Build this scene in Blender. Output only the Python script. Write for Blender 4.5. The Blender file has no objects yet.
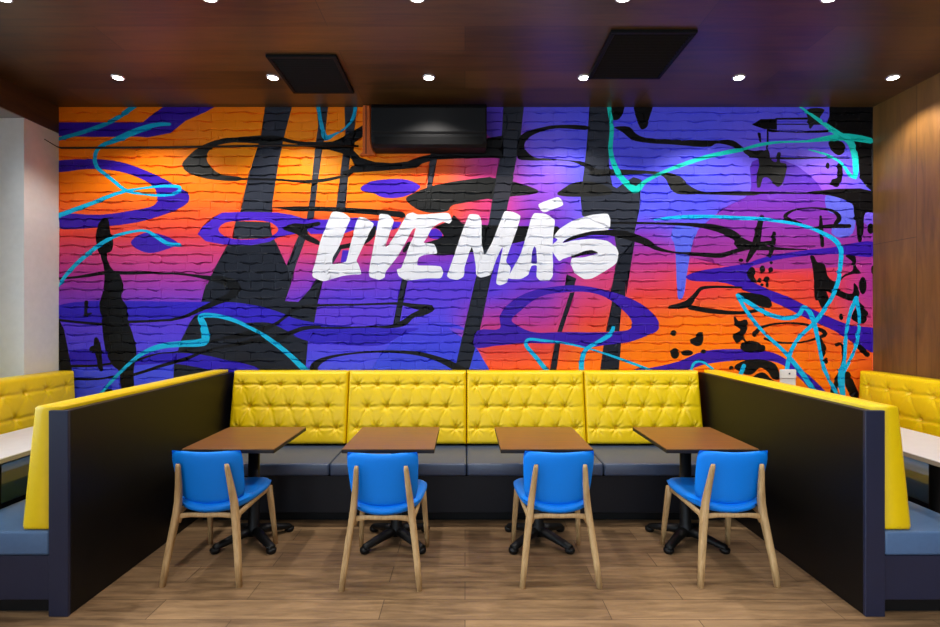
import bpy, bmesh, math, random
import numpy as np
from mathutils import Vector, Matrix
from mathutils.geometry import delaunay_2d_cdt

scene = bpy.context.scene
COL = scene.collection
random.seed(7)

# ------------------------------------------------------------------ camera, world, exposure
CAM_H = 1.55
cam_data = bpy.data.cameras.new('camera')
cam_data.sensor_width = 36.0
cam_data.lens = 36.0 * 545.0 / 940.0
cam_data.shift_x = 5.0 / 940.0
cam_data.shift_y = 4.5 / 940.0
cam_data.clip_start = 0.05
cam = bpy.data.objects.new('camera', cam_data)
COL.objects.link(cam)
cam.location = (0, 0, CAM_H)
cam.rotation_euler = (math.radians(90), 0, 0)
scene.camera = cam

world = bpy.data.worlds.new('world')
scene.world = world
world.use_nodes = True
wbg = world.node_tree.nodes['Background']
wbg.inputs[0].default_value = (0.72, 0.86, 1.0, 1)
# daylight: the street outside the left-hand glazing is brighter than the rest
_wt = world.node_tree
_tc = _wt.nodes.new('ShaderNodeTexCoord')
_sx = _wt.nodes.new('ShaderNodeSeparateXYZ')
_mr = _wt.nodes.new('ShaderNodeMapRange')
_wt.links.new(_tc.outputs['Generated'], _sx.inputs[0])
_wt.links.new(_sx.outputs['X'], _mr.inputs['Value'])
_mr.inputs['From Min'].default_value = -1.0
_mr.inputs['From Max'].default_value = 0.2
_mr.inputs['To Min'].default_value = 6.5
_mr.inputs['To Max'].default_value = 0.78
_wt.links.new(_mr.outputs[0], wbg.inputs[1])

vs = scene.view_settings
vs.view_transform = 'Standard'
vs.look = 'None'
vs.gamma = 1.0
vs.use_curve_mapping = False
vs.exposure = 0.0

WALL_SPOT_POWER = 60.0      # downlights of the row next to the mural
ROOM_SPOT_POWER = 42.0      # downlights of the other rows
SPOT_COLOR = (1.0, 0.95, 0.88)

# ------------------------------------------------------------------ room dimensions
DW = 4.87                   # mural wall distance
XL, XR = -3.63, 3.646
CEIL = 3.435
YB = -3.2                   # open front of the room (shopfront glazing line)


# ------------------------------------------------------------------ material helpers
def lin(c):
    if isinstance(c, str):
        c = tuple(int(c[i:i + 2], 16) / 255 for i in (0, 2, 4))
    return tuple(((v + 0.055) / 1.055) ** 2.4 if v > 0.04045 else v / 12.92 for v in c)


class NT:
    def __init__(self, name):
        self.m = bpy.data.materials.new(name)
        self.m.use_nodes = True
        self.t = self.m.node_tree
        self.b = self.t.nodes['Principled BSDF']

    def n(self, kind, **kw):
        nd = self.t.nodes.new(kind)
        for k, v in kw.items():
            if k.startswith('i_'):
                nd.inputs[k[2:].replace('_', ' ')].default_value = v
            else:
                setattr(nd, k, v)
        return nd

    def l(self, a, b):
        self.t.links.new(a, b)

    def bump(self, height, strength=0.3, dist=0.01):
        bp = self.n('ShaderNodeBump')
        bp.inputs['Strength'].default_value = strength
        bp.inputs['Distance'].default_value = dist
        self.l(height, bp.inputs['Height'])
        self.l(bp.outputs[0], self.b.inputs['Normal'])
        return bp

    def mapping(self, scale=(1, 1, 1), rot=(0, 0, 0), src='Object'):
        tc = self.n('ShaderNodeTexCoord')
        mp = self.n('ShaderNodeMapping')
        mp.inputs['Scale'].default_value = scale
        mp.inputs['Rotation'].default_value = rot
        self.l(tc.outputs[src], mp.inputs['Vector'])
        return mp.outputs[0]

    def ramp(self, fac, stops):
        r = self.n('ShaderNodeValToRGB')
        els = r.color_ramp.elements
        while len(els) < len(stops):
            els.new(0.5)
        for e, (p, c) in zip(els, stops):
            e.position = p
            e.color = (*c, 1)
        self.l(fac, r.inputs[0])
        return r.outputs[0]

    def mix(self, a, b, fac, blend='MIX'):
        mx = self.n('ShaderNodeMix', data_type='RGBA', blend_type=blend)
        for sock, v in ((mx.inputs[0], fac), (mx.inputs[6], a), (mx.inputs[7], b)):
            if hasattr(v, 'links'):
                self.l(v, sock)
            elif isinstance(v, (int, float)):
                sock.default_value = v
            else:
                sock.default_value = (*v, 1)
        return mx.outputs[2]


def plain(name, col, rough=0.5, spec=0.5, metal=0.0, grain=0.0, gscale=60, bump=0.0):
    """solid colour with a fine procedural mottling"""
    k = NT(name)
    c = lin(col)
    k.b.inputs['Roughness'].default_value = rough
    k.b.inputs['Metallic'].default_value = metal
    k.b.inputs['Specular IOR Level'].default_value = spec
    v = k.mapping()
    nz = k.n('ShaderNodeTexNoise', i_Scale=gscale, i_Detail=4.0)
    k.l(v, nz.inputs['Vector'])
    lo = tuple(x * (1 - grain) for x in c)
    hi = tuple(min(1, x * (1 + grain)) for x in c)
    k.l(k.ramp(nz.outputs['Fac'], [(0.3, lo), (0.7, hi)]), k.b.inputs['Base Color'])
    if bump:
        k.bump(nz.outputs['Fac'], bump, 0.004)
    return k.m


def wood(name, dark, light, along='x', rough=0.45, stretch=14.0, scale=2.2, planks=None, seam=0.35, spec=0.5, vary=0.35, bump=0.05):
    """wood grain running along one axis, optional planks (length, width, axis pair)"""
    k = NT(name)
    k.b.inputs['Specular IOR Level'].default_value = spec
    sc = {'x': (1, stretch, stretch), 'y': (stretch, 1, stretch), 'z': (stretch, stretch, 1)}[along]
    v = k.mapping(scale=sc)
    nz = k.n('ShaderNodeTexNoise', i_Scale=scale, i_Detail=7.0, i_Roughness=0.62, i_Distortion=0.6)
    nz2 = k.n('ShaderNodeTexNoise', i_Scale=1.1, i_Detail=3.0)
    k.l(v, nz.inputs['Vector'])
    v2 = k.mapping()
    k.l(v2, nz2.inputs['Vector'])
    fac = k.n('ShaderNodeMath', operation='ADD')
    k.l(nz.outputs['Fac'], fac.inputs[0])
    m2 = k.n('ShaderNodeMath', operation='MULTIPLY_ADD')
    k.l(nz2.outputs['Fac'], m2.inputs[0])
    m2.inputs[1].default_value = 0.5
    m2.inputs[2].default_value = -0.25
    k.l(m2.outputs[0], fac.inputs[1])
    rough_in = fac.outputs[0]
    if planks:
        L, W, rot = planks
        vb = k.mapping(rot=rot)
        br = k.n('ShaderNodeTexBrick')
        br.offset = 0.37
        br.inputs['Color1'].default_value = (0, 0, 0, 1)
        br.inputs['Color2'].default_value = (1, 1, 1, 1)
        br.inputs['Mortar'].default_value = (0.5, 0.5, 0.5, 1)
        br.inputs['Scale'].default_value = 1.0
        br.inputs['Mortar Size'].default_value = 0.0025
        br.inputs['Mortar Smooth'].default_value = 0.3
        br.inputs['Brick Width'].default_value = L
        br.inputs['Row Height'].default_value = W
        k.l(vb, br.inputs['Vector'])
        m3 = k.n('ShaderNodeMath', operation='MULTIPLY_ADD')
        k.l(br.outputs['Color'], m3.inputs[0])
        m3.inputs[1].default_value = vary
        m3.inputs[2].default_value = -vary / 2
        f3 = k.n('ShaderNodeMath', operation='ADD')
        k.l(fac.outputs[0], f3.inputs[0])
        k.l(m3.outputs[0], f3.inputs[1])
        rough_in = f3.outputs[0]
    mid = tuple((a + b) / 2 for a, b in zip(lin(dark), lin(light)))
    c = k.ramp(rough_in, [(0.25, lin(dark)), (0.5, mid), (0.78, lin(light))])
    if planks:
        c = k.mix(c, tuple(x * seam for x in lin(dark)), br.outputs['Fac'])
    k.l(c, k.b.inputs['Base Color'])
    rr = k.n('ShaderNodeMapRange')
    rr.inputs['To Min'].default_value = rough - 0.08
    rr.inputs['To Max'].default_value = rough + 0.08
    k.l(nz.outputs['Fac'], rr.inputs['Value'])
    k.l(rr.outputs[0], k.b.inputs['Roughness'])
    k.bump(nz.outputs['Fac'], bump, 0.004)
    return k.m


M = {}
M['floor'] = wood('floor_planks', '5e4630', 'a88660', 'x', 0.45, 7, 3.0, (1.2, 0.2, (0, 0, 0)), 0.7, vary=0.16, bump=0.03)
M['ceiling'] = wood('ceiling_timber', '38260f', '664724', 'x', 0.40, 9, 1.8, (2.4, 0.32, (0, 0, 0)), 0.55, vary=0.3)
M['bulkhead'] = wood('bulkhead_timber', '33220f', '5e4020', 'y', 0.5, 9, 1.6)
M['panel'] = wood('oak_panelling', '563a1a', '83592a', 'z', 0.42, 8, 1.6, (3.5, 0.55, (math.radians(90), math.radians(90), math.radians(90))), 0.55, vary=0.2, bump=0.02)
M['white'] = plain('white_wall_paint', 'dcdad8', 0.6, 0.3, grain=0.03, gscale=20)
M['soffit'] = plain('grey_soffit', '8a8c90', 0.6, 0.3, grain=0.03)
M['yellow'] = plain('yellow_vinyl', 'f0ca02', 0.38, 0.45, grain=0.02, gscale=30)
M['seat'] = plain('slate_blue_vinyl', '3c4a64', 0.36, 0.75, grain=0.05, gscale=40)
M['booth_seat'] = plain('blue_booth_vinyl', '4a688f', 0.38, 0.6, grain=0.05, gscale=40)
M['navy'] = plain('navy_laminate', '1b213b', 0.4, 0.5, grain=0.05, gscale=10)
M['charcoal'] = plain('charcoal_panel', '0b090a', 0.42, 0.25, grain=0.1, gscale=8)
M['base_dark'] = plain('dark_base_laminate', '12131b', 0.45, 0.3, grain=0.05, gscale=10)
M['plinth'] = plain('black_plinth', '08080a', 0.6, 0.3, grain=0.1)
M['black_metal'] = plain('black_powder_coat', '060607', 0.5, 0.35, grain=0.1, gscale=150)
M['oak'] = wood('oak_legs', 'a07c4e', 'd8b480', 'z', 0.5, 10, 6.0)
M['blue'] = plain('blue_fabric', '0086f6', 0.5, 0.3, grain=0.03, gscale=220, bump=0.04)
M['tabletop'] = wood('table_laminate', '5e3a18', '98642c', 'x', 0.36, 10, 3.5, bump=0.01)
M['table_edge'] = plain('dark_table_edge', '1a1210', 0.5, 0.4, grain=0.1)
M['pale_top'] = plain('pale_laminate', 'd6d2d6', 0.35, 0.5, grain=0.03, gscale=14)
M['pale_edge'] = plain('pale_table_edge', '8d8478', 0.5, 0.4, grain=0.06)
M['ac_black'] = plain('black_gloss_plastic', '08080a', 0.6, 0.25, grain=0.04)
M['vent_black'] = plain('vent_black', '050506', 0.7, 0.2, grain=0.1)
M['switch'] = plain('white_plastic', 'e4e2e0', 0.35, 0.5, grain=0.02)
M['orange_duct'] = plain('orange_painted_duct', 'd8621a', 0.45, 0.5, grain=0.06)
M['brown_pipe'] = plain('dark_brown_pipe', '1c0f08', 0.5, 0.4, grain=0.1)
M['steel'] = plain('brushed_steel_ring', 'b8b8b8', 0.35, 0.5, metal=0.7, grain=0.05)


def emit(name, col, s):
    k = NT(name)
    k.b.inputs['Base Color'].default_value = (*col, 1)
    k.b.inputs['Emission Color'].default_value = (*col, 1)
    k.b.inputs['Emission Strength'].default_value = s
    return k.m


M['lens'] = emit('downlight_lens', (1.0, 0.97, 0.92), 25.0)

k = NT('window_glass')
k.b.inputs['Transmission Weight'].default_value = 1.0
k.b.inputs['Roughness'].default_value = 0.0
k.b.inputs['IOR'].default_value = 0.78
M['glass'] = k.m


# ------------------------------------------------------------------ mesh helpers
def obj(name, bm, mat, parent=None, smooth=False):
    me = bpy.data.meshes.new(name)
    if parent is not None:
        bmesh.ops.transform(bm, matrix=parent.matrix_basis.inverted(), verts=bm.verts)
    bm.normal_update()
    bm.to_mesh(me)
    bm.free()
    mats = mat if isinstance(mat, (list, tuple)) else [mat]
    for m_ in mats:
        me.materials.append(m_)
    if smooth:
        me.polygons.foreach_set('use_smooth', [True] * len(me.polygons))
    o = bpy.data.objects.new(name, me)
    COL.objects.link(o)
    if parent is not None:
        o.parent = parent
    return o


def thing(name, label, cat, loc=(0, 0, 0), group=None):
    o = bpy.data.objects.new(name, None)
    o.empty_display_size = 0.1
    COL.objects.link(o)
    o.location = loc
    o.matrix_basis = Matrix.Translation(loc)
    o['label'] = label
    o['category'] = cat
    if group:
        o['group'] = group
    return o


def tag(o, label, cat, group=None):
    o['label'] = label
    o['category'] = cat
    if group:
        o['group'] = group
    return o


def struct(name, bm, mat, parent=None, label=None):
    o = obj(name, bm, mat, parent)
    if parent is None:
        o['kind'] = 'structure'
    if label:
        o['label'] = label
    return o


def copy_tree(o, parent=None):
    c = o.copy()
    COL.objects.link(c)
    if parent is not None:
        c.parent = parent
    for ch in o.children:
        copy_tree(ch, c)
    return c


def box(bm, x0, x1, y0, y1, z0, z1, bevel=0.0, seg=2, mat=0):
    r = bmesh.ops.create_cube(bm, size=1.0)
    vs_ = r['verts']
    for v in vs_:
        v.co = Vector(((x0 + x1) / 2 + v.co.x * (x1 - x0), (y0 + y1) / 2 + v.co.y * (y1 - y0), (z0 + z1) / 2 + v.co.z * (z1 - z0)))
    fs = {f for v in vs_ for f in v.link_faces}
    for f in fs:
        f.material_index = mat
    if bevel:
        es = {e for v in vs_ for e in v.link_edges}
        bmesh.ops.bevel(bm, geom=list(es), offset=bevel, segments=seg, affect='EDGES', profile=0.5)
    return bm


def prism(bm, pts, axis, a0, a1, bevel=0.0, seg=2):
    """extrude a 2D outline; axis 'x': pts are (y,z); 'y': pts are (x,z); 'z': pts are (x,y)"""
    def mk(p, a):
        return {'x': (a, p[0], p[1]), 'y': (p[0], a, p[1]), 'z': (p[0], p[1], a)}[axis]
    lo = [bm.verts.new(mk(p, a0)) for p in pts]
    hi = [bm.verts.new(mk(p, a1)) for p in pts]
    n = len(pts)
    fs = [bm.faces.new(lo), bm.faces.new(list(reversed(hi)))]
    for i in range(n):
        j = (i + 1) % n
        fs.append(bm.faces.new((lo[i], hi[i], hi[j], lo[j])))
    bmesh.ops.recalc_face_normals(bm, faces=fs)
    if bevel:
        es = {e for f in fs for e in f.edges}
        bmesh.ops.bevel(bm, geom=list(es), offset=bevel, segments=seg, affect='EDGES', profile=0.5)
    return bm


def tube(bm, pts, radii, sides=10, flat=(1.0, 1.0), up=Vector((0, 0, 1))):
    """sweep an ellipse (or rounded box if sides == 4) along pts"""
    pts = [Vector(p) for p in pts]
    if isinstance(radii, (int, float)):
        radii = [radii] * len(pts)
    rings = []
    for i, p in enumerate(pts):
        a = pts[max(0, i - 1)]
        b = pts[min(len(pts) - 1, i + 1)]
        t = (b - a).normalized()
        s = t.cross(up)
        if s.length < 1e-4:
            s = t.cross(Vector((0, 1, 0)))
        s.normalize()
        u = s.cross(t).normalized()
        r = radii[i]
        rx, ry = (r if isinstance(r, (tuple, list)) else (r * flat[0], r * flat[1]))
        ring = []
        for q in range(sides):
            an = 2 * math.pi * (q + 0.5) / sides
            ring.append(bm.verts.new(p + s * (math.cos(an) * rx) + u * (math.sin(an) * ry)))
        rings.append(ring)
    fs = []
    for r0, r1 in zip(rings, rings[1:]):
        for q in range(sides):
            fs.append(bm.faces.new((r0[q], r0[(q + 1) % sides], r1[(q + 1) % sides], r1[q])))
    fs.append(bm.faces.new(list(reversed(rings[0]))))
    fs.append(bm.faces.new(rings[-1]))
    bmesh.ops.recalc_face_normals(bm, faces=fs)
    return bm


def lathe(bm, profile, center=(0, 0, 0), seg=32):
    """profile: list of (r, z), closed at the ends where r == 0"""
    cx, cy, cz = center
    rings = []
    for r, z in profile:
        if r < 1e-6:
            rings.append([bm.verts.new((cx, cy, cz + z))])
        else:
            rings.append([bm.verts.new((cx + r * math.cos(2 * math.pi * i / seg), cy + r * math.sin(2 * math.pi * i / seg), cz + z)) for i in range(seg)])
    for a, b in zip(rings, rings[1:]):
        for i in range(seg):
            j = (i + 1) % seg
            if len(a) == 1 and len(b) == 1:
                continue
            if len(a) == 1:
                bm.faces.new((a[0], b[i], b[j]))
            elif len(b) == 1:
                bm.faces.new((a[i], b[0], a[j]))
            else:
                bm.faces.new((a[i], b[i], b[j], a[j]))
    bmesh.ops.recalc_face_normals(bm, faces=bm.faces[:])
    return bm


# ------------------------------------------------------------------ the painted brick wall
# The mural is flat paint: outlines are kept in a drawing unit (1 unit = DW/545 m) on the wall.
U = DW / 545.0


def wall_xz(p):
    return ((p[0] - 465.0) * U, CAM_H + (318.0 - p[1]) * U)


SHEETS = {'A1': (40, 90, 4.182), 'A2': (40, 230, 3.686), 'A3': (240, 90, 4.182), 'A4': (240, 230, 3.686),
          'A5': (440, 90, 4.182), 'A6': (440, 230, 3.686), 'A7': (660, 90, 4.182), 'A8': (660, 230, 3.686),
          'B1': (50, 95, 7.375), 'B2': (160, 95, 7.375), 'B3': (50, 170, 7.375), 'B4': (160, 170, 5.45),
          'B5': (50, 250, 4.183), 'B6': (160, 270, 5.7), 'B7': (240, 100, 6.271), 'B8': (350, 140, 5.7),
          'C1': (290, 270, 4.947), 'C2': (470, 100, 5.224), 'C3': (590, 100, 4.824), 'C4': (740, 100, 6.271),
          'C5': (470, 270, 4.7), 'C6': (620, 200, 5.7), 'C7': (740, 190, 5.7), 'C8': (640, 290, 3.917),
          'L1': (300, 195, 5.529), 'L2': (450, 185, 5.222)}


def q(sheet, pts):
    ox, oy, s = SHEETS[sheet]
    return [(ox + p[0] / s, oy + p[1] / s) + ((p[2] / s,) if len(p) > 2 else ()) for p in pts]


def crom(pts, n, closed):
    """centripetal Catmull-Rom through points of any dimension"""
    P = [np.array(p, float) for p in pts]
    N = len(P)
    out = []
    rng = range(N) if closed else range(N - 1)
    for i in rng:
        p1, p2 = P[i], P[(i + 1) % N]
        p0 = P[(i - 1) % N] if (closed or i > 0) else 2 * p1 - p2
        p3 = P[(i + 2) % N] if (closed or i + 2 < N) else 2 * p2 - p1
        d = lambda a, b: max(np.linalg.norm((b - a)[:2]) ** 0.5, 1e-3)
        t0 = 0.0
        t1 = t0 + d(p0, p1)
        t2 = t1 + d(p1, p2)
        t3 = t2 + d(p2, p3)
        for s_ in range(n):
            t = t1 + (t2 - t1) * s_ / n
            a1 = (t1 - t) / (t1 - t0) * p0 + (t - t0) / (t1 - t0) * p1
            a2 = (t2 - t) / (t2 - t1) * p1 + (t - t1) / (t2 - t1) * p2
            a3 = (t3 - t) / (t3 - t2) * p2 + (t - t2) / (t3 - t2) * p3
            b1 = (t2 - t) / (t2 - t0) * a1 + (t - t0) / (t2 - t0) * a2
            b2 = (t3 - t) / (t3 - t1) * a2 + (t - t1) / (t3 - t1) * a3
            out.append((t2 - t) / (t2 - t1) * b1 + (t - t1) / (t2 - t1) * b2)
    if not closed:
        out.append(P[-1])
    return np.array(out)


def chaikin(pts, r=0.22):
    P = np.array(pts, float)
    Q = np.roll(P, -1, axis=0)
    out = np.empty((len(P) * 2, 2))
    out[0::2] = P * (1 - r) + Q * r
    out[1::2] = P * r + Q * (1 - r)
    return out


SHAPES = []     # (outline Nx2, colour or callable)


def poly(col, *parts, smooth=True):
    pts = [p[:2] for part in parts for p in part]
    out = crom(pts, 4, True) if smooth else np.array(pts, float)
    SHAPES.append((out, col))


def letter(col, *parts):
    pts = [p[:2] for part in parts for p in part]
    SHAPES.append((chaikin(chaikin(pts, 0.14), 0.25), col))


def stroke(col, *parts):
    pts = [p for part in parts for p in part]
    C = crom(pts, 5, False)
    xy, w = C[:, :2], np.maximum(C[:, 2], 0.8) / 2
    t = np.gradient(xy, axis=0)
    t /= np.maximum(np.linalg.norm(t, axis=1, keepdims=True), 1e-6)
    nrm = np.stack([-t[:, 1], t[:, 0]], 1)
    a = xy + nrm * w[:, None]
    b = xy - nrm * w[:, None]
    cap = lambda c, tt, ww: [c + tt * ww * 0.75 + np.array([-tt[1], tt[0]]) * ww * 0.5, c + tt * ww * 0.75 - np.array([-tt[1], tt[0]]) * ww * 0.5]
    end = cap(xy[-1], t[-1], w[-1])
    start = cap(xy[0], -t[0], w[0])
    SHAPES.append((np.vstack([a, end, b[::-1], start]), col))


def oval(col, sheet, cx, cy, rx, ry, rot=0.0):
    c, s_ = math.cos(rot), math.sin(rot)
    pts = []
    for i in range(18):
        a = 2 * math.pi * i / 18
        x, y = rx * math.cos(a), ry * math.sin(a)
        pts.append((cx + x * c - y * s_, cy + x * s_ + y * c))
    SHAPES.append((np.array(q(sheet, pts)), col))


# gradient of the ground coat; Y is orange with downlight glow painted in
GX = np.array([55, 150, 250, 350, 440, 490, 540, 590, 640, 700, 760, 820, 880], float)
GY = np.array([100, 150, 190, 215, 235, 255, 275, 295, 320, 345, 372], float)
PAL = {'O': 'ff7c06', 'Y': 'ff9408', 'R': 'f65c26', 'C': 'e6403c', 'K': 'd03e7a', 'M': 'b0349a', 'P': '8434bc', 'Q': '9650d8',
       'V': '5a36d8', 'L': '7460ee', 'B': '5656ee', 'D': '4854f2', 'E': '5442e6', 'I': 'f6661a'}
GROWS = ['OOOOOVBBBBBBV',
         'OOYYIMLBBBLLB',
         'OOOYRKQBBBLQB',
         'RRRIRKPLBBPPL',
         'CCCCKPVVPLMPP',
         'KKKKPVVPMMMMM',
         'MMMPVVVKKCCCM',
         'PPPVVVPKCCRCM',
         'VVVVEMMCIOIRK',
         'EEEEDCCIOOOIR',
         'DDDDDRIOOOOOI']
GC = np.array([[lin(PAL[ch]) for ch in row] for row in GROWS])


def ground(P):
    """bilinear ground-coat colour at drawing points Nx2"""
    P = np.atleast_2d(P)
    x = np.clip(P[:, 0], GX[0], GX[-1])
    y = np.clip(P[:, 1], GY[0], GY[-1])
    i = np.clip(np.searchsorted(GX, x) - 1, 0, len(GX) - 2)
    j = np.clip(np.searchsorted(GY, y) - 1, 0, len(GY) - 2)
    u = ((x - GX[i]) / (GX[i + 1] - GX[i]))[:, None]
    v = ((y - GY[j]) / (GY[j + 1] - GY[j]))[:, None]
    u = u * u * (3 - 2 * u)
    return (GC[j, i] * (1 - u) + GC[j, i + 1] * u) * (1 - v) + (GC[j + 1, i] * (1 - u) + GC[j + 1, i + 1] * u) * v


def vgrad(y0, c0, y1, c1):
    c0, c1 = np.array(lin(c0)), np.array(lin(c1))
    def f(P):
        t = np.clip((P[:, 1] - y0) / (y1 - y0), 0, 1)[:, None]
        return c0 * (1 - t) + c1 * t
    return f


G = lin('2d313d')       # grey beams
G2 = lin('191d29')      # darker slate
K = lin('070608')
KG = lin('232322')
PU = lin('3814a6')
PB = lin('2e1abe')
PV = lin('4a22c4')
T = lin('08b4e4')
TC = lin('12d0c0')
W = lin('eaebf2')

# --- ground-coat regions with hard edges
poly(vgrad(180, '5c2fbe', 258, 'a03292'), q('A7', [(385, 300), (375, 430), (260, 500), (130, 627), (130, 700), (900, 700), (860, 560), (740, 530), (690, 440), (640, 370), (530, 300)]))
poly(vgrad(320, '4a3ce0', 372, '344ae6'), q('C1', [(490, 372), (560, 318), (640, 272), (720, 252), (820, 270), (880, 300)]), q('A6', [(30, 360), (130, 430), (155, 470), (180, 530), (-250, 530)]))
poly(lin('5a66e6'), q('C6', [(310, 150), (440, 170), (415, 240), (385, 400), (355, 560), (335, 565), (325, 500), (310, 250), (295, 220)]))
poly(lin('6468e4'), q('C7', [(490, 30), (600, 50), (650, 90), (640, 250), (560, 270), (520, 240), (560, 150), (500, 120)]))
poly(lin('5a40cc'), q('A5', [(185, 70), (270, 70), (265, 195), (200, 190)]))

# --- grey beams
poly(G, q('B7', [(160, 20), (332, 20), (275, 235), (240, 400), (205, 627)]), q('B4', [(610, 225), (600, 290), (612, 365), (635, 400), (690, 520), (745, 380)]),
     q('B4', [(800, 265), (835, 265), (740, 520), (712, 627)]), q('A4', [(165, 262), (215, 265), (260, 215), (295, 160), (340, 60), (380, 60)]),
     q('A4', [(305, 190), (290, 250), (275, 335), (250, 415), (240, 530)]),
     q('B6', [(75, 660), (80, 540), (120, 400), (170, 300), (205, 250), (235, 180), (265, 65)]), q('B4', [(255, 627), (300, 530), (360, 420), (390, 360), (410, 285), (435, 225), (490, 0)]), q('B7', [(60, 450), (130, 235)]), smooth=False)
poly(G2, q('B4', [(360, 420), (500, 412), (635, 405), (690, 520), (712, 627)]), q('A4', [(165, 265), (215, 265), (260, 215), (300, 170), (305, 190), (290, 250), (275, 335), (250, 415), (240, 530)]),
     q('B6', [(75, 660), (80, 540), (120, 400), (170, 300), (205, 250), (235, 180), (265, 65)]), q('B4', [(255, 627), (300, 530)]), smooth=False)
poly(G, q('B7', [(480, 20), (555, 20), (535, 200), (515, 310), (475, 627)]), q('B4', [(840, 255), (735, 520), (700, 530), (800, 265)]), q('B7', [(440, 610), (470, 310), (490, 160)]), smooth=False)
poly(G, q('B7', [(655, 20), (740, 20), (715, 200), (690, 340), (660, 700), (600, 700), (645, 340), (660, 200)]), smooth=False)
poly(lin('3c3c46'), q('B8', [(465, 20), (512, 20), (480, 200), (470, 250), (455, 400), (425, 400), (445, 200)]), smooth=False)
poly(G2, q('C1', [(555, 40), (582, 40), (540, 275), (508, 275)]), smooth=False)
poly(G, q('C2', [(175, 20), (283, 20), (265, 190), (240, 320), (190, 590)]), q('A6', [(187, 180), (140, 400), (103, 530), (52, 530), (60, 490), (130, 190)]), q('C2', [(100, 627), (135, 400), (160, 290)]), smooth=False)
poly(G2, q('A6', [(190, 165), (140, 400), (103, 530), (52, 530), (60, 490), (132, 175)]), smooth=False)
poly(G, q('C2', [(625, 20), (732, 20), (725, 330), (745, 450)]), q('C3', [(130, 425), (170, 395), (210, 372), (250, 385), (245, 430), (240, 520), (215, 640)]),
     q('C6', [(90, 200), (35, 545)]), q('A6', [(688, 190), (658, 530), (588, 530), (635, 200), (655, 100), (640, 0)]), q('L2', [(690, 160), (682, 70)]), q('C2', [(595, 370), (610, 230)]), smooth=False)
poly(G2, q('C6', [(88, 215), (35, 545)]), q('A6', [(688, 190), (658, 530), (588, 530), (635, 200), (650, 120)]), smooth=False)
poly(G2, q('C5', [(455, 20), (500, 40), (432, 290), (405, 480), (373, 480), (410, 290)]), smooth=False)

# --- purple
poly(PU, q('A1', [(60, 135), (430, 135), (460, 110), (520, 68), (560, 40), (760, 40), (735, 68), (690, 92), (610, 128), (545, 180), (450, 198), (410, 195), (230, 196), (60, 192)]), smooth=False)
poly(PU, q('A1', [(60, 303), (130, 291), (200, 288), (330, 300), (450, 340), (560, 395), (622, 438), (620, 468), (560, 505), (440, 545), (300, 568), (60, 572), (60, 525), (250, 522), (380, 505), (480, 480), (490, 455), (480, 412), (430, 375), (330, 340), (200, 330), (60, 339)]))
poly(PU, q('A2', [(335, 45), (380, 12), (440, 15), (510, 50), (470, 70), (400, 85), (350, 65)]))
poly(PV, q('B4', [(205, 350), (230, 310), (280, 265), (340, 232), (480, 228), (640, 232), (720, 245), (780, 264), (872, 270)]), q('L1', [(140, 136), (310, 125), (380, 140), (560, 150), (545, 180), (500, 195), (290, 195), (240, 215), (60, 215), (35, 190)]),
     q('B4', [(760, 345), (650, 362), (600, 390), (500, 410), (340, 405), (250, 388)]), smooth=False)
HOLE = q('B4', [(318, 325), (350, 290), (420, 278), (600, 285), (645, 325), (610, 360), (540, 375), (420, 378), (350, 360)])
poly(ground, HOLE)
poly(G, q('B4', [(412, 279), (600, 285), (612, 360), (540, 374), (420, 377), (392, 368)]), smooth=False)
poly(PV, q('L1', [(715, 200), (750, 185), (785, 212), (780, 238), (715, 235)]))
poly(PV, q('L1', [(235, 305), (275, 305), (260, 372), (225, 372)]), smooth=False)
poly(PB, q('A2', [(62, 285), (130, 266), (300, 262), (590, 265)]), q('B6', [(330, 182), (450, 187), (600, 215), (720, 255)]), q('C1', [(10, 235), (130, 262), (250, 275), (500, 290), (640, 290), (560, 318), (500, 352), (450, 372), (240, 370), (90, 352), (0, 318)]),
     q('B6', [(780, 380), (700, 335), (620, 300), (450, 300), (250, 255)]), q('A2', [(530, 320), (450, 335), (200, 345), (62, 330)]))
poly(PB, q('A2', [(110, 450), (250, 443), (380, 455), (560, 455), (690, 480), (811, 515), (820, 560), (600, 510), (480, 492), (300, 502), (118, 497)]))
poly(PV, q('B8', [(60, 275), (110, 240), (200, 225), (330, 228), (400, 265), (390, 280), (330, 315), (260, 330), (180, 325), (130, 300), (70, 290)]))
poly(PU, q('C5', [(140, 220), (170, 170), (260, 110), (380, 80), (500, 72), (620, 90), (720, 120), (820, 170), (885, 240), (885, 280), (830, 310), (740, 340), (640, 352), (540, 365), (430, 345), (380, 345), (250, 345), (130, 355), (20, 362), (35, 285), (140, 275)]))
RING = q('C5', [(195, 235), (240, 190), (330, 125), (450, 105), (560, 105), (640, 130), (720, 190), (760, 240), (755, 275), (680, 290), (420, 292), (300, 292), (230, 265)])
poly(ground, RING)
poly(G2, q('C5', [(470, 106), (492, 104), (432, 291), (410, 291)]), smooth=False)
poly(G2, q('C5', [(668, 145), (712, 182), (702, 288), (640, 290)]), smooth=False)
poly(PU, q('A8', [(95, 172), (150, 150), (250, 135), (330, 120)]), q('C7', [(100, 395), (200, 370), (400, 340), (520, 328), (770, 298), (770, 374), (560, 365), (400, 372), (200, 400), (100, 425), (60, 440), (40, 480), (70, 520), (150, 560), (250, 600)]),
     q('A8', [(470, 245), (600, 310), (700, 350), (810, 372), (810, 455), (740, 430), (640, 370), (560, 335), (450, 280), (330, 230), (240, 195), (110, 185)]))
poly(PU, q('C8', [(-20, 312), (40, 305), (150, 280), (250, 240), (400, 232), (520, 245), (600, 290), (680, 350), (740, 420), (680, 400), (620, 340), (540, 285), (430, 275), (330, 280), (240, 295), (200, 310), (150, 320), (-20, 330)]))

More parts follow.
